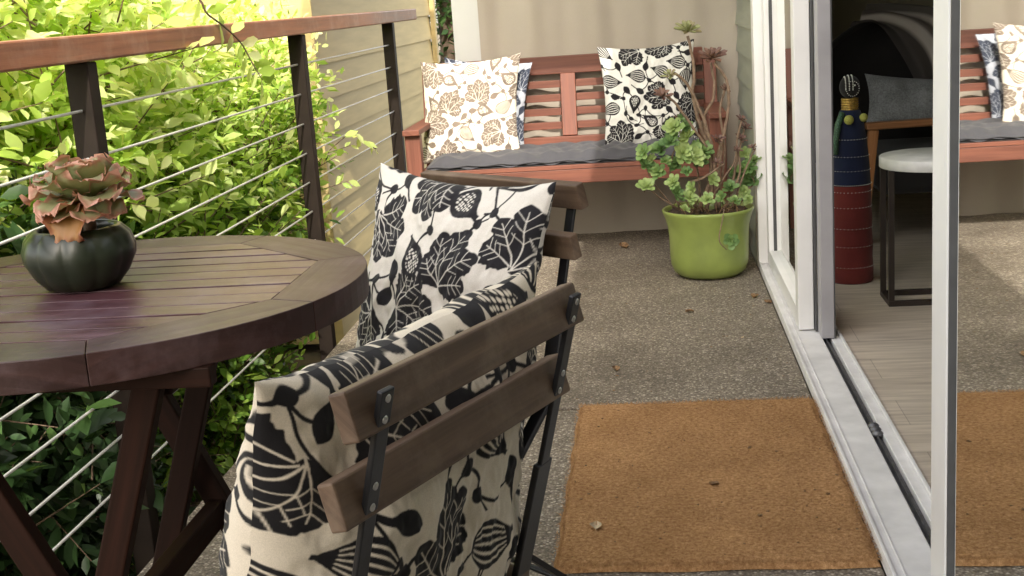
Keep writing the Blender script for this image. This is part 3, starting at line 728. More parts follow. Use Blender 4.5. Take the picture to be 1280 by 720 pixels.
# ------------------------------------------------------------------ round folding table
TC = Vector((-.80, 1.712)); TZ = .74; RR = .392; OH = .30
tb = empty('folding_table', (TC.x, TC.y, 0), 0, 'round dark hardwood folding table with slatted top', 'table')
def clip(poly, n, d):
    out = []
    for i in range(len(poly)):
        p_, q_ = Vector(poly[i]), Vector(poly[(i+1) % len(poly)]); a_, b2 = p_.dot(n)-d, q_.dot(n)-d
        if a_ <= 0: out.append(tuple(p_))
        if a_*b2 < 0: out.append(tuple(p_+(q_-p_)*(a_/(a_-b2))))
    return out
dirs = [Vector((math.cos(k*PI/4), math.sin(k*PI/4))) for k in range(8)]
mb = MB(); npl = 11; pit = 2*OH/npl
for k in range(npl):
    y0 = -OH+k*pit+.0030; y1 = -OH+(k+1)*pit-.0030
    poly = [(-.5, y0), (.5, y0), (.5, y1), (-.5, y1)]
    for d in dirs: poly = clip(poly, d, OH-.0012)
    if len(poly) > 2: mb.prism(poly, TZ-.022, TZ-random.random()*.0015, (1, 0, 0))
mb.build('tabletop', M['table'], tb, .0006)
mb = MB(); Ri = OH/math.cos(PI/8)
for k in range(8):
    a0 = (k-.5)*PI/4; a1 = (k+.5)*PI/4; e = .0009
    inner = [(OH, -OH*math.tan(PI/8)+.0006), (OH, OH*math.tan(PI/8)-.0006)]
    R2 = lambda x, y: (x*math.cos(k*PI/4)-y*math.sin(k*PI/4), x*math.sin(k*PI/4)+y*math.cos(k*PI/4))
    arc = [(RR*math.cos(t), RR*math.sin(t)) for t in [(PI/8-e)*(1-2*i/12) for i in range(13)]]
    # order: inner bottom -> outer (from -) -> inner top
    poly = [R2(*inner[0])]+[R2(*q) for q in arc[::-1]]+[R2(*inner[1])]
    g_ = R2(0, 1); mb.prism(poly, TZ-.040, TZ-random.random()*.0008, (g_[0], g_[1], 0))
mb.build('rim', M['rim'], tb, .0012)
def tleg(a, b, w=.042, th=.026, fl=1.0):
    mb = MB(); mb.bar((a[0]-TC.x, a[1]-TC.y, a[2]), (b[0]-TC.x, b[1]-TC.y, b[2]), w, th, (0, 1, 0), fl); return mb.build('leg', M['tleg'], tb, .003)
tleg((-.615, 1.452, .695), (-.845, 1.452, 0), .036); tleg((-.68, 1.90, .695), (-.90, 1.90, 0), .038)
tleg((-.955, 1.49, .69), (-.62, 1.49, 0)); tleg((-.915, 1.955, .69), (-.60, 1.955, 0))
for (x, z, ya, yb) in ((-.615, .672, 1.468, 1.885), (-.955, .672, 1.505, 1.94), (-.845, .09, 1.468, 1.885), (-.66, .09, 1.505, 1.94), (-.745, .30, 1.505, 1.94)):
    mb = MB(); mb.box(x-TC.x-.013, x-TC.x+.013, ya-TC.y, yb-TC.y, z-.022, z+.022); mb.build('stretcher', M['tleg'], tb, .003)
for q_ in ((-.27, .27, -.30, -.275, .675, .7), (-.27, .27, .25, .275, .675, .7)):
    mb = MB(); mb.box(*q_); mb.build('apron', M['tleg'], tb, .002)

# small pumpkin pot with a ruffled succulent
PC = Vector((-.815, 1.722, TZ))
mb = MB(); prof = [(0, .001), (.044, .001), (.052, .004), (.066, .020), (.077, .042), (.0785, .056), (.073, .074), (.062, .0855), (.057, .088), (.053, .086), (.055, .076), (.060, .055), (.05, .05)]
mb.lathe(prof, (0, 0, 0), 120, 11, .05); pot = mb.build('flower_pot', M['blackpot'], None)
pot.location = PC; tag(pot, 'dark glazed pumpkin shaped pot on the round wooden table', 'pot')
mb = MB(); mb.lathe([(0, .072), (.052, .070)], (0, 0, 0), 32); mb.build('soil', M['soil'], pot)
sc_ = empty('ruffled_succulent', PC+Vector((0.018, 0, .060)), 0, 'ruffled pink and green succulent growing in the dark table pot', 'succulent')
def ruffle_leaf(mb, tint, base, az_, el, L, Wd, seed, curl=.5, ruff=.10):
    nu, nv = 15, 13; r = random.Random(seed); ph = [r.uniform(0, 6.3) for _ in range(4)]
    d = Vector((math.cos(az_), math.sin(az_), 0)); sd = Vector((-d.y, d.x, 0)); k = len(mb.v)
    vs = []; x = 0; z = 0; e = el; cen = []
    for j in range(nv):
        cen.append((x, z, e)); x += math.cos(e)*L/(nv-1); z += math.sin(e)*L/(nv-1); e -= curl/(nv-1)
    for j in range(nv):
        t = j/(nv-1); w = Wd*(.18+.82*math.sin(min(1, t*1.08)**.8*PI*.62))*(1 if t < .82 else math.sqrt(max(0, 1-((t-.82)/.2)**2)))
        for i in range(nu):
            q = i/(nu-1)*2-1; edge = abs(q)**3*(.3+t)+max(0, t-.75)*2.4
            rf = ruff*L*edge*(math.sin(t*17+ph[0]+q*2)+.6*math.sin(q*9+ph[1]+t*5)+.5*math.sin(t*29+ph[2]))*.55
            cx_, cz_, ee = cen[j]
            p_ = Vector(base)+d*(cx_-math.sin(ee)*(rf+.18*w*abs(q)**2))+Vector((0, 0, cz_+math.cos(ee)*(rf+.28*w*q*q)))+sd*(q*w*(1+.08*math.sin(t*23+ph[3])))
            vs.append(p_); tint.append(min(1, max(0, .22*r.random()+.85*max(abs(q)**6, t**9)+.12*t+(.22 if el < .5 else 0))))
    mb.add(vs, [[j*nu+i, j*nu+i+1, (j+1)*nu+i+1, (j+1)*nu+i] for j in range(nv-1) for i in range(nu-1)], None, True)
mb = MB(); tn_ = []
lv = []
for i in range(6): lv.append((i*PI/3+.25, .30+.14*(i % 2), .092, .032, .010, .8))
for a9 in (-2.3, -1.85, -1.05, -.6): lv.append((a9, .22, .082, .031, .006, .95))
for i in range(6): lv.append((i*PI/3-.15, .66+.12*(i % 2), .088, .035, .006, .45))
for i in range(5): lv.append((i*2*PI/5+.5, .98, .084, .033, .007, .1))
for i in range(4): lv.append((i*PI/2+.9, 1.28, .066, .026, .010, 0))
for i, (a_, el, L, w_, h_, cu_) in enumerate(lv):
    ruffle_leaf(mb, tn_, (0, 0, .052+h_), a_, el, L*.90, w_*.95, i+5, cu_, .10)
mb.build('leaves', M['ruffle'], sc_, attr=tn_)
mb = MB(); tn_ = []
ruffle_leaf(mb, tn_, (-.004, -.004, .066), -1.55, .05, .094, .027, 77, 1.75, .13)
mb.build('dry_leaf', M['orange'], sc_, attr=tn_)
mb = MB(); mb.tube([(0, 0, 0), (.003, 0, .03), (0, 0, .06)], .009, 10); mb.build('stem', M['stem'], sc_)

# ------------------------------------------------------------------ doormat
mt = empty('doormat', (.09, 2.81, 0), 0, 'plain brown coir doormat in front of the sliding door', 'doormat')
hx, hy = .313, .503
def mf(u, v):
    x = (u*2-1)*hx; y = (v*2-1)*hy; e = min(1, min(hx-abs(x), hy-abs(y))*60)
    return (x+.0025*math.sin(y*31), y+.003*math.sin(x*23), .002+e**.5*(.017+.0018*random.random()))
mb = MB(); mb.grid(mf, 150, 240); mb.build('base', M['coir'], mt)
n = 60000; r = RNG
bx_ = r.uniform(-hx, hx, n)+.004*np.sin(r.uniform(0, 9, n)); by_ = r.uniform(-hy, hy, n)+.004*np.sin(r.uniform(0, 9, n)); a_ = r.uniform(0, 2*PI, n); L = r.uniform(.006, .019, n); el = r.uniform(.05, 1.2, n)
dx = np.cos(a_)*np.cos(el)*L; dy = np.sin(a_)*np.cos(el)*L; dz = np.sin(el)*L*.55; wv = .0008
P0 = np.stack([bx_-np.sin(a_)*wv, by_+np.cos(a_)*wv, np.full(n, .0165)], 1); P1 = np.stack([bx_+np.sin(a_)*wv, by_-np.cos(a_)*wv, np.full(n, .0165)], 1); P2 = np.stack([bx_+dx, by_+dy, .0165+dz], 1)
V = np.concatenate([P0, P1, P2]); Fq = np.stack([np.arange(n), np.arange(n)+n, np.arange(n)+2*n], 1)
o = np_mesh('fibres', V, Fq, M['coir'], mt); o['kind'] = 'stuff'

def dry_leaf(loc, s, rz, mat, label, group, seed):
    r = random.Random(seed); mb = MB()
    def fn(u, v):
        t = v; w = .42*math.sin(PI*min(1, t*.97+.02))**.8; q = u*2-1
        return (s*(q*w+.03*math.sin(t*9)), s*(t-.5), s*(.28*q*q*(.5+.5*t)+.12*math.sin(t*5+seed)*.5+.10)+.001)
    mb.grid(fn, 7, 11); o = mb.build('dry_leaf', mat, None); o.location = loc; o.rotation_euler = (r.uniform(-.1, .1), r.uniform(-.1, .1), rz)
    return tag(o, label, 'leaf', group)
for i, (u, v, z, s, mt_, lb) in enumerate([
        (745, 661, .0185, .030, 'paleleaf', 'pale curled dry leaf lying near the lower left of the doormat'),
        (893, 607, .0185, .022, 'dryleaf', 'dark curled leaf lying in the middle of the brown doormat'),
        (1035, 619, .0185, .012, 'dryleaf', 'small brown leaf crumb on the right side of the doormat'),
        (950, 646, .0185, .013, 'dryleaf', 'small brown leaf crumb at the front half of the doormat'),
        (937, 561, .0185, .011, 'dryleaf', 'small leaf crumb in the far half of the doormat'),
        (770, 463, .0, .028, 'dryleaf', 'single brown leaf on the concrete just beyond the doormat'),
        (862, 391, .0, .030, 'dryleaf', 'dark flat leaf on the concrete in front of the green pot'),
        (943, 372, .0, .035, 'dryleaf', 'dry leaf on the concrete between the green pot and the door sill'),
        (960, 379, .0, .030, 'dryleaf', 'dry leaf lying against the white door sill near the green pot'),
        (928, 423, .0, .012, 'paleleaf', 'tiny pale petal on the open concrete between pot and doormat'),
        (780, 310, .0, .05, 'dryleaf', 'dry leaf in the shade under the wooden bench')]):
    dry_leaf(at(u, v, z=z), s, i*1.3, M[mt_], lb, 'fallen leaves on mat and concrete', i)

r9 = random.Random(99)
mb = MB()
for k in range(150):
    x_ = r9.uniform(-.30, .30); y_ = r9.uniform(-.49, .49); q = r9.uniform(.0008, .0024)
    mb.ball((x_, y_, .0195+q*.5), q, 5, (r9.uniform(.6, 2.2), r9.uniform(.6, 1.6), .6))
o = mb.build('crumbs', M['dryleaf'], mt); o['kind'] = 'stuff'
mb = MB()
for k in range(420):
    x_ = r9.uniform(-1.0, .39); y_ = r9.uniform(2.0, 5.8); q = r9.uniform(.0008, .0026)
    if -.24 < x_ < .42 and 2.29 < y_ < 3.33: continue
    mb.ball((x_, y_, q*.4), q, 5, (r9.uniform(.6, 2.6), r9.uniform(.6, 2), .6))
o = mb.build('leaf_litter', M['dryleaf'], None); tag(o, 'scattered dark crumbs of leaf litter over the patio concrete', 'litter', None, 'stuff')

# ------------------------------------------------------------------ green planter and its succulents
GC = Vector((.212, 4.95, 0))
mb = MB(); prof = [(0, .002), (.10, .002), (.118, .006), (.138, .022), (.149, .05), (.152, .09), (.153, .16), (.157, .20), (.166, .232), (.174, .252), (.177, .262), (.173, .267), (.166, .262), (.158, .245), (.15, .2)]
mb.lathe(prof, (0, 0, 0), 96); gp = mb.build('planter_pot', M['greenpot'], None); gp.location = GC; tag(gp, 'round lime green ceramic pot by the sliding door', 'pot')
mb = MB(); r0 = random.Random(4)
mb.grid(lambda u, v: (.157*v*math.cos(u*2*PI), .157*v*math.sin(u*2*PI), .238+.012*math.sin(u*19)*v+.008*r0.random()), 40, 14, flip=True)
mb.build('soil', M['soil'], gp)
pl = empty('potted_succulent', GC+Vector((0, 0, .235)), 0, 'leggy succulent with bare brown stems and rosettes in the lime green pot', 'succulent')
PO = GC+Vector((0, 0, .235))
def Q(u, v, dy=0): return at(u, v, y=4.95+dy)-PO
def smooth(pts, n=6):
    out = []; P_ = [Vector(p) for p in pts]; P_ = [P_[0]*2-P_[1]]+P_+[P_[-1]*2-P_[-2]]
    for i in range(1, len(P_)-2):
        for k in range(n):
            t = k/n; a_, b2, c_, d_ = P_[i-1:i+3]
            out.append(.5*((2*b2)+(c_-a_)*t+(2*a_-5*b2+4*c_-d_)*t*t+(3*b2-a_-3*c_+d_)*t**3))
    out.append(P_[-2]); return out
def rosette(mb, tint, c, axis, R, n, cup=.5, wd=.32, seed=0, t0=.5):
    r = random.Random(seed); ax = Vector(axis).normalized(); ref = Vector((0, 0, 1)) if abs(ax.z) < .9 else Vector((1, 0, 0)); x = ax.cross(ref).normalized(); y = ax.cross(x)
    for i in range(n):
        f = i/n; a_ = i*2.39996+seed; L = R*(1-.55*f)*r.uniform(.85, 1.1); e = cup*.2+1.25*f*f+.1; d = x*math.cos(a_)+y*math.sin(a_); s_ = ax.cross(d)
        vs = []
        for t, w in ((0, .12), (.3, .5), (.62, 1), (.85, .85), (1.0, .12)):
            lift = ax*(math.sin(e)*t*L+.12*L*t*t); p_ = Vector(c)+d*(math.cos(e)*t*L)+lift+ax*(.10*R*f)
            for q in (-1, 0, 1): vs.append(p_+s_*q*w*wd*L+ax*(abs(q)*.10*L*w-.05*L*(1-abs(q))))
        k = len(mb.v); mb.add(vs, [[j*3+i_, j*3+i_+1, (j+1)*3+i_+1, (j+1)*3+i_] for j in range(4) for i_ in range(2)], None, True)
        tint += [min(1, max(0, t0+r.uniform(-.25, .25)+.2*f))]*15
stems_px = [
    ([(872, 268), (893, 205), (878, 165), (866, 120), (868, 90), (860, 45)], .0085, .02),
    ([(884, 262), (890, 205), (880, 150), (893, 118), (889, 78)], .0075, .04),
    ([(900, 262), (893, 215), (903, 175), (911, 130), (908, 100), (893, 78)], .0075, .0),
    ([(888, 250), (893, 200), (880, 150), (862, 110), (845, 92), (840, 96)], .007, -.05),
    ([(890, 240), (885, 190), (866, 160), (845, 130), (830, 118)], .0065, -.07),
    ([(905, 262), (915, 230), (922, 195), (930, 162)], .006, .02),
    ([(915, 258), (935, 205), (944, 185)], .004, -.02),
    ([(895, 262), (898, 220), (902, 185), (895, 175)], .007, -.09),
    ([(870, 262), (860, 232), (880, 222), (905, 205)], .006, -.11),
    ([(850, 262), (838, 215), (845, 180)], .0045, -.05),
    ([(845, 262), (815, 225), (805, 200)], .003, -.06),
    ([(850, 262), (822, 245), (808, 232), (806, 240)], .003, -.09),
    ([(900, 264), (940, 232), (936, 215)], .004, .05),
    ([(880, 264), (862, 250), (850, 248)], .003, -.1),
]
for k, (px, rad, dy) in enumerate(stems_px):
    pts = smooth([Q(u, v, dy*(i/(len(px)-1))) for i, (u, v) in enumerate(px)], 5)
    pts = [p_+Vector((random.uniform(-.002, .002), random.uniform(-.002, .002), 0)) for p_ in pts]
    mb = MB(); mb.tube(pts, [rad*(1.02-.40*i/len(pts)) for i in range(len(pts))], 7); mb.build('stem', M['stem'], pl)
tips = [(860, 36, .02, .036, 22, 'succp', .9), (890, 70, .02, .040, 20, 'succp', .35), (838, 92, -.05, .024, 14, 'succp', .85), (828, 118, -.07, .030, 14, 'succp', .3),
        (932, 158, .02, .020, 12, 'succp', .1), (926, 172, .0, .020, 12, 'succp', .1), (942, 182, -.02, .016, 10, 'succp', .1), (897, 172, -.09, .022, 14, 'succp', .15), (896, 201, -.1, .018, 10, 'succp', .1)]
for k, (u, v, dy, R_, n_, mt_, t0) in enumerate(tips):
    mb = MB(); tn_ = []; rosette(mb, tn_, Q(u, v+3, dy), (random.uniform(-.3, .3), -.45, .8), R_*1.6, n_, .35, .19, k, t0); mb.build('rosette', M[mt_], pl, attr=tn_)
greens = [(805, 190, -.06, .036), (806, 207, -.06, .036), (842, 160, -.05, .038), (838, 178, -.06, .040), (860, 172, -.04, .036), (826, 188, -.05, .04), (852, 192, -.07, .042), (868, 195, -.06, .04), (822, 215, -.06, .034),
          (808, 234, -.09, .036), (845, 243, -.1, .038), (866, 236, -.1, .034), (874, 205, -.04, .038), (936, 208, .03, .036), (940, 226, .05, .040), (930, 192, .05, .032), (912, 235, -.02, .034), (880, 190, -.02, .036), (918, 218, .04, .03), (846, 205, -.03, .036), (930, 240, .02, .034), (858, 215, -.09, .028), (850, 150, -.04, .022), (858, 160, -.03, .026), (872, 182, -.03, .028), (815, 199, -.05, .026), (832, 202, -.08, .028), (862, 248, -.12, .030), (884, 250, -.12, .026), (902, 246, -.1, .026), (918, 252, -.08, .026), (890, 225, -.06, .028), (842, 228, -.09, .026), (936, 250, -.02, .024), (928, 212, .02, .030), (944, 200, .03, .022), (856, 262, -.15, .022)]
for k, (u, v, dy, R_) in enumerate(greens):
    mb = MB(); tn_ = []; rosette(mb, tn_, Q(u, v, dy), (random.uniform(-.6, .6), -.6, random.uniform(.2, .9)), R_*random.uniform(1.0, 1.4), 16, .5, .30, k+20, random.choice((.2, .5, .9))); mb.build('leaf_cluster', M['succ'], pl, attr=tn_)
mb = MB()          # hanging offshoot
mb.tube(smooth([Q(905, 262, -.14), Q(903, 275, -.185), Q(899, 300, -.19), Q(908, 312, -.18)], 6), .0022, 6); mb.build('stem', M['stem'], pl)
mb = MB(); tn_ = []; rosette(mb, tn_, Q(914, 301, -.18), (0, -1, .15), .036, 14, .4, .36, 91, .35); mb.build('rosette', M['succ'], pl, attr=tn_)
mb = MB(); tn_ = []          # dead leaf litter hanging under the crowns
for k in range(60):
    a_ = random.uniform(0, 2*PI); q = random.uniform(.03, .15); p0 = Vector((q*math.cos(a_), q*math.sin(a_), random.uniform(.0, .03)))
    p1 = p0+Vector((random.uniform(-.04, .04), random.uniform(-.04, .04), random.uniform(-.005, .05))); mb.tube([p0, (p0+p1)/2+Vector((0, 0, .01)), p1], .0018, 4)
mb.build('dead_leaves', M['dryleaf'], pl)
for k, (pts_, rad, R_, t0) in enumerate([([(898, 250), (906, 190), (900, 140), (906, 112)], .005, .022, .2), ([(876, 255), (870, 205), (852, 172), (848, 150)], .0045, .020, .6), ([(908, 255), (925, 215), (921, 180), (927, 150)], .0045, .020, .15), ([(886, 255), (905, 222), (917, 205), (921, 188)], .004, .018, .15)]):
    pq = smooth([Q(u, v, .03-.02*k) for u, v in pts_], 5); mb = MB(); mb.tube(pq, rad, 6); mb.build('stem', M['stem'], pl)
    mb = MB(); tn_ = []; rosette(mb, tn_, pq[-1], (.3, -.4, .6), R_*1.3, 14, .35, .2, 60+k, t0); mb.build('rosette', M['succp'], pl, attr=tn_)

# ------------------------------------------------------------------ inside the room
FZ = .028
dl = empty('beaded_doll', (.703, 4.62, FZ), 0, 'tall cone shaped doll in maroon and navy felt inside the doorway', 'doll')
mb = MB(); mb.lathe([(0, 0), (.073, 0), (.077, .008), (.0775, .05), (.0745, .09), (.0765, .14), (.073, .19), (.0745, .24), (.070, .29), (.0705, .33), (.069, .352)], n=40); mb.build('skirt', M['red'], dl)
mb = MB(); mb.lathe([(.0695, .352), (.0695, .358), (.066, .42), (.058, .50), (.048, .57), (.036, .612), (.02, .62)], n=40); mb.build('bodice', M['navy'], dl)
mb = MB()
for k in range(5): z = .618+.0085*k; mb.tube([((.026)*math.cos(t*PI/12), .026*math.sin(t*PI/12), z) for t in range(25)], .0045, 6, False)
mb.build('neck_rings', M['gold'], dl)
mb = MB(); mb.ball((0, 0, .695), .036, 20, (1, 1, 1.12)); hd = mb.build('head', M['darkseat'], dl)
mb = MB()
for k in range(3):
    for i in range(26):
        t = -.2+i*.145; rr_ = .0368; yy = -.012+.0*k; xo = -.018+.012*k
        rad = math.sqrt(max(1e-5, rr_**2-xo**2)); mb.ball((xo, -math.cos(t)*rad, .695+math.sin(t)*rad*1.12), .0021, 6)
for i in range(20):
    t = i*2*PI/20; mb.ball((.006+.022*math.cos(t), -.030, .690+.026*math.sin(t)), .0018, 6)
mb.ball((.012, -.037, .702), .003, 6)
mb.build('beads', M['beadwhite'], hd)
for z, rr_ in ((.06, .0775), (.135, .0765), (.20, .0755), (.275, .073), (.33, .0715), (.355, .0715), (.405, .068), (.455, .0645), (.515, .0575)):
    mb = MB(); nb_ = 70 if abs(z-.355) < .01 else 34
    for i in range(nb_): t = i*2*PI/nb_; mb.ball((rr_*math.cos(t), rr_*math.sin(t), z), .0019, 5, (1, 1, .7))
    mb.build('stitched_row', M['beadwhite'], dl)
mb = MB(); mb.tube([(-.030, -.03, .608), (-.048, -.045, .57), (-.056, -.05, .52), (-.058, -.05, .465)], [.010, .011, .010, .008], 8); mb.build('arm', M['beadgreen'], dl)
mb = MB(); mb.ball((-.012, -.055, .585), .017, 12); mb.build('pompom', M['pom'], dl); mb = MB(); mb.ball((.042, -.03, .588), .015, 12); mb.build('pompom', M['pom'], dl)

st = empty('side_table', (.925, 4.29, FZ), 0, 'small round white topped table with dark metal sled legs in the room', 'side table')
mb = MB(); mb.lathe([(0, .452), (.176, .452), (.178, .454), (.178, .485), (.176, .4875), (0, .489)], n=64); mb.build('table_top', M['stooltop'], st)
for sx, sy in ((-1, -1), (1, -1), (-1, 1), (1, 1)):
    mb = MB(); mb.box(sx*.155-.009, sx*.155+.009, sy*.075-.009, sy*.075+.009, .018, .4515); mb.build('leg', M['brownsteel'], st, .001)
for q_ in ((-.164, .164, -.084, -.066, 0, .0178), (-.164, .164, .066, .084, 0, .0178), (-.164, -.146, -.0655, .0655, 0, .0178), (.146, .164, -.0655, .0655, 0, .0178)):
    mb = MB(); mb.box(*q_); mb.build('base_bar', M['brownsteel'], st, .001)

ac = empty('lounge_chair', (1.35, 5.45, FZ), 0, 'dark upholstered lounge chair with a curved wooden arm inside the room', 'armchair')
AO = Vector((1.35, 5.45, FZ))
def AP(u, v, y): return at(u, v, y=y)-AO
mb = MB(); p0 = AP(1082, 158, 5.2); p1 = Vector((p0.x+.9, p0.y+.02, p0.z+.01))
mb.bar(p0, p1, .05, .028, (0, 0, 1)); mb.build('arm_rail', M['armwood'], ac, .006)
mb = MB(); mb.bar(Vector((p0.x+.03, p0.y, p0.z-.014)), (p0.x-.015, p0.y+.03, 0), .03, .04, (1, 0, 0)); mb.build('leg', M['armwood'], ac, .004)
mb = MB(); mb.bar(Vector((p0.x+.85, p0.y, p0.z-.014)), (p0.x+.90, p0.y+.03, 0), .03, .04, (1, 0, 0)); mb.build('leg', M['armwood'], ac, .004)
mb = MB(); mb.box(p0.x+.06, p0.x+.84, p0.y+.03, p0.y+.62, .20, .36); mb.build('seat', M['darkseat'], ac, .03)
BK = AP(1100, 60, 5.9)
def backf(u, v, off=0, ex=0):
    x = p0.x-.12+u*1.02; e = abs(u*2-1)
    z = .26+v*(.60+ex+.03*math.sin(u*5))-.20*e**3*v; y = 5.78-AO.y+.12*v+.10*(1-v)*(1-v)-.06*math.sin(u*PI)-off
    return (x, y, z)
mb = MB(); mb.grid(lambda u, v: backf(u, v), 30, 14); mb.grid(lambda u, v: backf(u, v, -.10), 30, 14, flip=True)
mb.grid(lambda u, v: tuple(Vector(backf(u, 1))+Vector((0, .10*v, .025*math.sin(v*PI)))), 30, 6); mb.build('backrest', M['darkseat'], ac)
th = MB()
C0 = [at(u_, v_, y=5.72)-AO for u_, v_ in ((1062, 34), (1085, 30), (1108, 42), (1126, 66), (1140, 96), (1150, 122))]
C1 = [at(u_, v_, y=5.80)-AO for u_, v_ in ((1085, 6), (1130, 8), (1172, 16), (1200, 40), (1215, 80), (1222, 120))]
c0 = smooth(C0, 8); c1 = smooth(C1, 8)
def tf(u, v):
    k = v*(len(c0)-1); i_ = min(int(k), len(c0)-2); f = k-i_; a_ = c0[i_].lerp(c0[i_+1], f); b2 = c1[i_].lerp(c1[i_+1], f)
    p_ = a_.lerp(b2, u); return (p_.x+.008*math.sin(v*9+u*5), p_.y-.05*math.sin(u*PI)+.018*math.sin(u*17+v*3), p_.z+.012*math.sin(u*13+v*4))
th.grid(tf, 50, 50, flip=True); o = th.build('throw_blanket', M['throw'], None); o.location = AO; tag(o, 'grey throw with pale stripes draped over the dark lounge chair', 'blanket')
cc = at(1142, 127, y=5.42)
cu = MB()
def cuf(sg):
    def fn(u, v):
        X = u*2-1; Y = v*2-1; pr = max(0, (1-abs(X)**2.4)*(1-abs(Y)**2.4))**.5; ex = 1-.09*(1-Y*Y); ey = 1-.09*(1-X*X)
        return (X*.20*ex, sg*.075*pr+Y*.05, Y*.10*ey+.012*math.sin(X*9)*pr)
    return fn
cu.grid(cuf(1), 30, 24, flip=True); cu.grid(cuf(-1), 30, 24); o = cu.build('fur_cushion', M['greyfur'], None); o.location = cc; o.rotation_euler = (0, .12, .1); tag(o, 'grey furry cushion resting on the lounge chair', 'cushion')

# ------------------------------------------------------------------ shrubs and trees
LEAF = np.array([[0, 0, 0], [.26, .30, .02], [0, .30, -.03], [-.26, .30, .02], [.30, .62, .02], [0, .62, -.045], [-.30, .62, .02], [0, 1, -.10]])
LEAF[:, 0] *= .76
LF = np.array([[0, 1, 2, 2], [0, 2, 3, 3], [1, 4, 5, 2], [2, 5, 6, 3], [4, 7, 5, 5], [5, 7, 6, 6]])
LT = np.array([[0, 1, 2], [0, 2, 3], [1, 4, 5], [1, 5, 2], [2, 5, 6], [2, 6, 3], [4, 7, 5], [5, 7, 6]])
def leaves_mesh(name, P, D, U, L, tint, mat, parent):
    """P base points, D directions, U normals-ish, L lengths"""
    D = D/np.linalg.norm(D, axis=1, keepdims=True); X = np.cross(D, U); X /= np.linalg.norm(X, axis=1, keepdims=True)+1e-9; Z = np.cross(X, D)
    V = P[:, None, :]+L[:, None, None]*(LEAF[None, :, 0, None]*X[:, None, :]+LEAF[None, :, 1, None]*D[:, None, :]+LEAF[None, :, 2, None]*Z[:, None, :])
    n = len(P); Fq = (LT[None]+(np.arange(n)*8)[:, None, None]).reshape(-1, 3)
    return np_mesh(name, V.reshape(-1, 3), Fq, mat, parent, np.repeat(tint, 8))
def shrub(name, label, cat, group, base, lumps, ntw, leaf=.06, mat='leaf', seed=1, bright=(0, 1), trunk=True, rigid=.0, keep=None):
    r = np.random.default_rng(seed); root = empty(name, base, 0, label, cat, group); B = np.array(base)
    tot = sum(l[3]*l[4]*l[5] for l in lumps); P = []; D = []; U = []; T = []; tw = MB()
    for lp in lumps:
        c = np.array(lp[:3]); rad = np.array(lp[3:6]); k = int(ntw*lp[3]*lp[4]*lp[5]/tot)
        d = r.normal(size=(k, 3)); d /= np.linalg.norm(d, axis=1, keepdims=True)
        q = r.uniform(.12, 1, k)**.42; ripple = 1+.16*np.sin(d[:, 0]*7+seed)*np.cos(d[:, 2]*6+seed*2)
        s0 = c+d*rad*(q*ripple)[:, None]
        if keep is not None: kk = keep(s0); s0 = s0[kk]; d = d[kk]; k = len(s0)
        dr_ = d*.7+r.normal(size=(k, 3))*.55+np.array([0, 0, .55]); dr_ /= np.linalg.norm(dr_, axis=1, keepdims=True)
        tl = r.uniform(.10, .26, k)
        tb_ = r.uniform(0, 1, k)
        for j in range(9):
            f = (j+1)/9; pos = s0+dr_*(tl*f)[:, None]; side = np.cross(dr_, r.normal(size=(k, 3))); side /= np.linalg.norm(side, axis=1, keepdims=True)
            ld = side*.9+dr_*(.55+.5*f)+np.array([0, 0, -.15]); P.append(pos); D.append(ld); U.append(r.normal(size=(k, 3))*.5+np.array([.25, -.25, 1.0])); T.append(np.clip(bright[0]+(bright[1]-bright[0])*(.06+.50*tb_+.25*f+r.uniform(-.2, .3, k)+np.clip((pos[:, 2]-.66)*.65, -.36, .22)), 0, 1))  # tint rises with height, painting sunlit tops and shaded lower leaves
        for i in range(0, k, 3):
            tw.tube([s0[i]-dr_[i]*.05-B, s0[i]+dr_[i]*tl[i]-B], [.0028, .0012], 4, False)
    P = np.concatenate(P)-B; D = np.concatenate(D); U = np.concatenate(U); T = np.concatenate(T); L = leaf*r.uniform(.5, 1.4, len(P))
    o = leaves_mesh('foliage', P, D, U, L, T, M[mat], root)
    if trunk:
        for lp in lumps[:6]:
            c = np.array(lp[:3])-B; pts = [Vector((.04*random.uniform(-1, 1), .04*random.uniform(-1, 1), 0)), Vector(c*.5)+Vector((random.uniform(-.08, .08), random.uniform(-.08, .08), 0)), Vector(c)]
            tw.tube(smooth(pts, 5), [.022-.0015*i for i in range(11)], 7)
            for q_ in range(10):
                e_ = Vector(c)+Vector((random.uniform(-1, 1)*lp[3], random.uniform(-1, 1)*lp[4], random.uniform(-.5, 1)*lp[5]))*.75
                tw.tube([Vector(c*.6), (Vector(c*.6)+e_)/2+Vector((0, 0, .05)), e_], [.010, .007, .003], 5)
    tw.build('branches', M['twig'], root)
    return root
G2 = 'leafy shrubs behind the cable railing'
far = lambda s: s[:, 0] < -1.27
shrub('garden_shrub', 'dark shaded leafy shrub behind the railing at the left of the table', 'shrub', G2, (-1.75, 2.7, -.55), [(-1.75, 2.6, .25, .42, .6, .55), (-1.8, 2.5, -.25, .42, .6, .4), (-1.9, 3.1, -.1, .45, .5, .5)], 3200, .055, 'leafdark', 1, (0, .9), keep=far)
shrub('garden_shrub', 'bright leafy shrub rising above the rail near the first bronze post', 'shrub', G2, (-1.85, 3.3, -.55), [(-1.85, 3.2, .95, .5, .6, .55), (-2.0, 2.6, 1.1, .5, .6, .5), (-1.95, 3.9, .8, .5, .6, .6)], 3400, .060, 'leaf', 2, (.25, 1), keep=far)
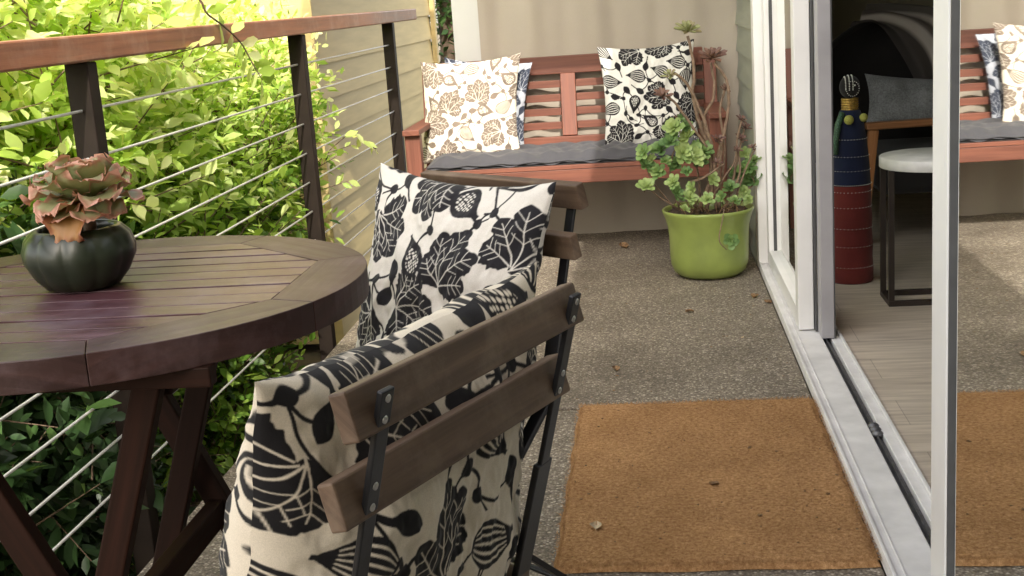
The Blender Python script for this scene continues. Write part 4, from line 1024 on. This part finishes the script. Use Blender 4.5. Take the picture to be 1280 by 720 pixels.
shrub('garden_shrub', 'sunlit shrub with a tangle of small leaves between the two bronze posts', 'shrub', G2, (-1.75, 4.3, -.55), [(-1.75, 4.0, .3, .42, .6, .5), (-1.72, 4.6, .5, .38, .5, .55), (-1.8, 4.2, -.2, .4, .7, .4), (-1.62, 4.95, .75, .26, .42, .38)], 4200, .045, 'leaf', 3, (.1, 1), keep=far)
shrub('garden_shrub', 'tall pale green shrub in full sun beyond the middle of the railing', 'shrub', G2, (-2.7, 4.9, -.55), [(-2.6, 4.6, 1.0, .6, .7, .8), (-2.5, 5.4, .9, .55, .5, .7), (-2.9, 5.2, .3, .6, .8, .7)], 4000, .058, 'leaf', 4, (.3, 1), keep=lambda s: (s[:, 1] < 5.9) & (s[:, 0] < -1.27))
shrub('garden_shrub', 'broad shrub standing behind the others at the far left', 'shrub', G2, (-3.3, 3.8, -.55), [(-3.2, 3.4, .6, .8, .9, 1.1), (-3.6, 4.6, .7, .8, .9, 1.2)], 3600, .068, 'leaf', 5, (.3, 1), keep=lambda s: s[:, 1] < 5.85)

# tree of the garden beyond
def tree(label, base, h, lumps, seed, n=3500, leaf=.10, mat='leafdark', bright=(.1, 1)):
    root = shrub('garden_tree', label, 'tree', None, base, lumps, n, leaf, mat, seed, bright, trunk=False)
    mb = MB(); top = Vector((0, 0, h)); mb.tube([(0, 0, 0), (.05, .03, h*.4), (-.03, .05, h*.75), tuple(top)], [.14, .11, .08, .03], 10)
    for lp in lumps:
        c = Vector(lp[:3])-Vector(base); mb.tube([top*.45, (top*.6+c)/2+Vector((0, 0, .1)), c], [.06, .04, .02], 7)
    mb.build('trunk', M['bark'], root); return root
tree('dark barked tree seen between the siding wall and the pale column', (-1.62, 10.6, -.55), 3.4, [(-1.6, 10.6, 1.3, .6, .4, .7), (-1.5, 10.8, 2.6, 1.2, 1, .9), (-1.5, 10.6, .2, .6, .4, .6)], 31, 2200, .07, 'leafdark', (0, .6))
tree('garden tree with a broad green crown far behind the shrubs', (-6.5, 8.5, -.55), 3.8, [(-6.5, 8.3, 1.2, 1.8, 1.6, 1.5), (-6.0, 9.0, 2.6, 1.7, 1.5, 1.1)], 32, 3000, .13, 'leaf', (.2, 1))

# a long spray bending over the rail
sp = empty('overhanging_branch', (-1.5, 3.0, 1.35), 0, 'leafy branch bending over the wooden top rail near the first post', 'branch')
so_ = Vector((-1.5, 3.0, 1.35))
pth = [Vector((-1.75, 2.8, 1.2)), at(205, -12, x=-1.24), at(262, 20, x=-1.17), at(298, 50, x=-1.15), at(316, 80, x=-1.14), at(328, 100, x=-1.13)]
pp = smooth(pth, 7); mb = MB(); mb.tube([p_-so_ for p_ in pp], [.004-.0028*i/len(pp) for i in range(len(pp))], 6); mb.build('twig', M['twig'], sp)
P = []; D = []; U = []; L = []; T = []
for i in range(7, len(pp)-1, 3):
    t = (pp[i+1]-pp[i]).normalized()
    for s_ in (-1, 1):
        sd = t.cross(Vector((.4, -.8, .3))).normalized()*s_
        P.append(pp[i]-so_); D.append(sd*1.0+t*.5+Vector((random.uniform(-.5, .5), random.uniform(-.5, .5), -.3))); U.append(Vector((.3, -.4, .6))+Vector([random.uniform(-1, 1) for _ in range(3)])); L.append(random.uniform(.055, .085)); T.append(random.uniform(.45, 1))
leaves_mesh('leaves', np.array([tuple(p_) for p_ in P]), np.array([tuple(p_) for p_ in D]), np.array([tuple(p_) for p_ in U]), np.array(L), np.array(T), M['leaf'], sp)
# a sprig poking through the cables beside the siding
sg_ = empty('leafy_sprig', (-1.35, 5.0, .6), 0, 'thin sprig of pale leaves poking through the cables by the far siding', 'branch')
so2 = Vector((-1.35, 5.0, .6)); pth = [Vector((-1.5, 4.85, .35)), at(430, 172, x=-1.2), at(452, 176, x=-1.17), at(470, 186, x=-1.15)]
pp = smooth(pth, 5); mb = MB(); mb.tube([p_-so2 for p_ in pp], .002, 5); mb.build('twig', M['twig'], sg_)
P = []; D = []; U = []; L = []; T = []
for i in range(5, len(pp)-1):
    t = (pp[i+1]-pp[i]).normalized(); P.append(pp[i]-so2); D.append(t+Vector([random.uniform(-.6, .6) for _ in range(3)])); U.append(Vector((.4, -.6, .8))); L.append(random.uniform(.05, .075)); T.append(random.uniform(.7, 1))
leaves_mesh('leaves', np.array([tuple(p_) for p_ in P]), np.array([tuple(p_) for p_ in D]), np.array([tuple(p_) for p_ in U]), np.array(L), np.array(T), M['leaf'], sg_)
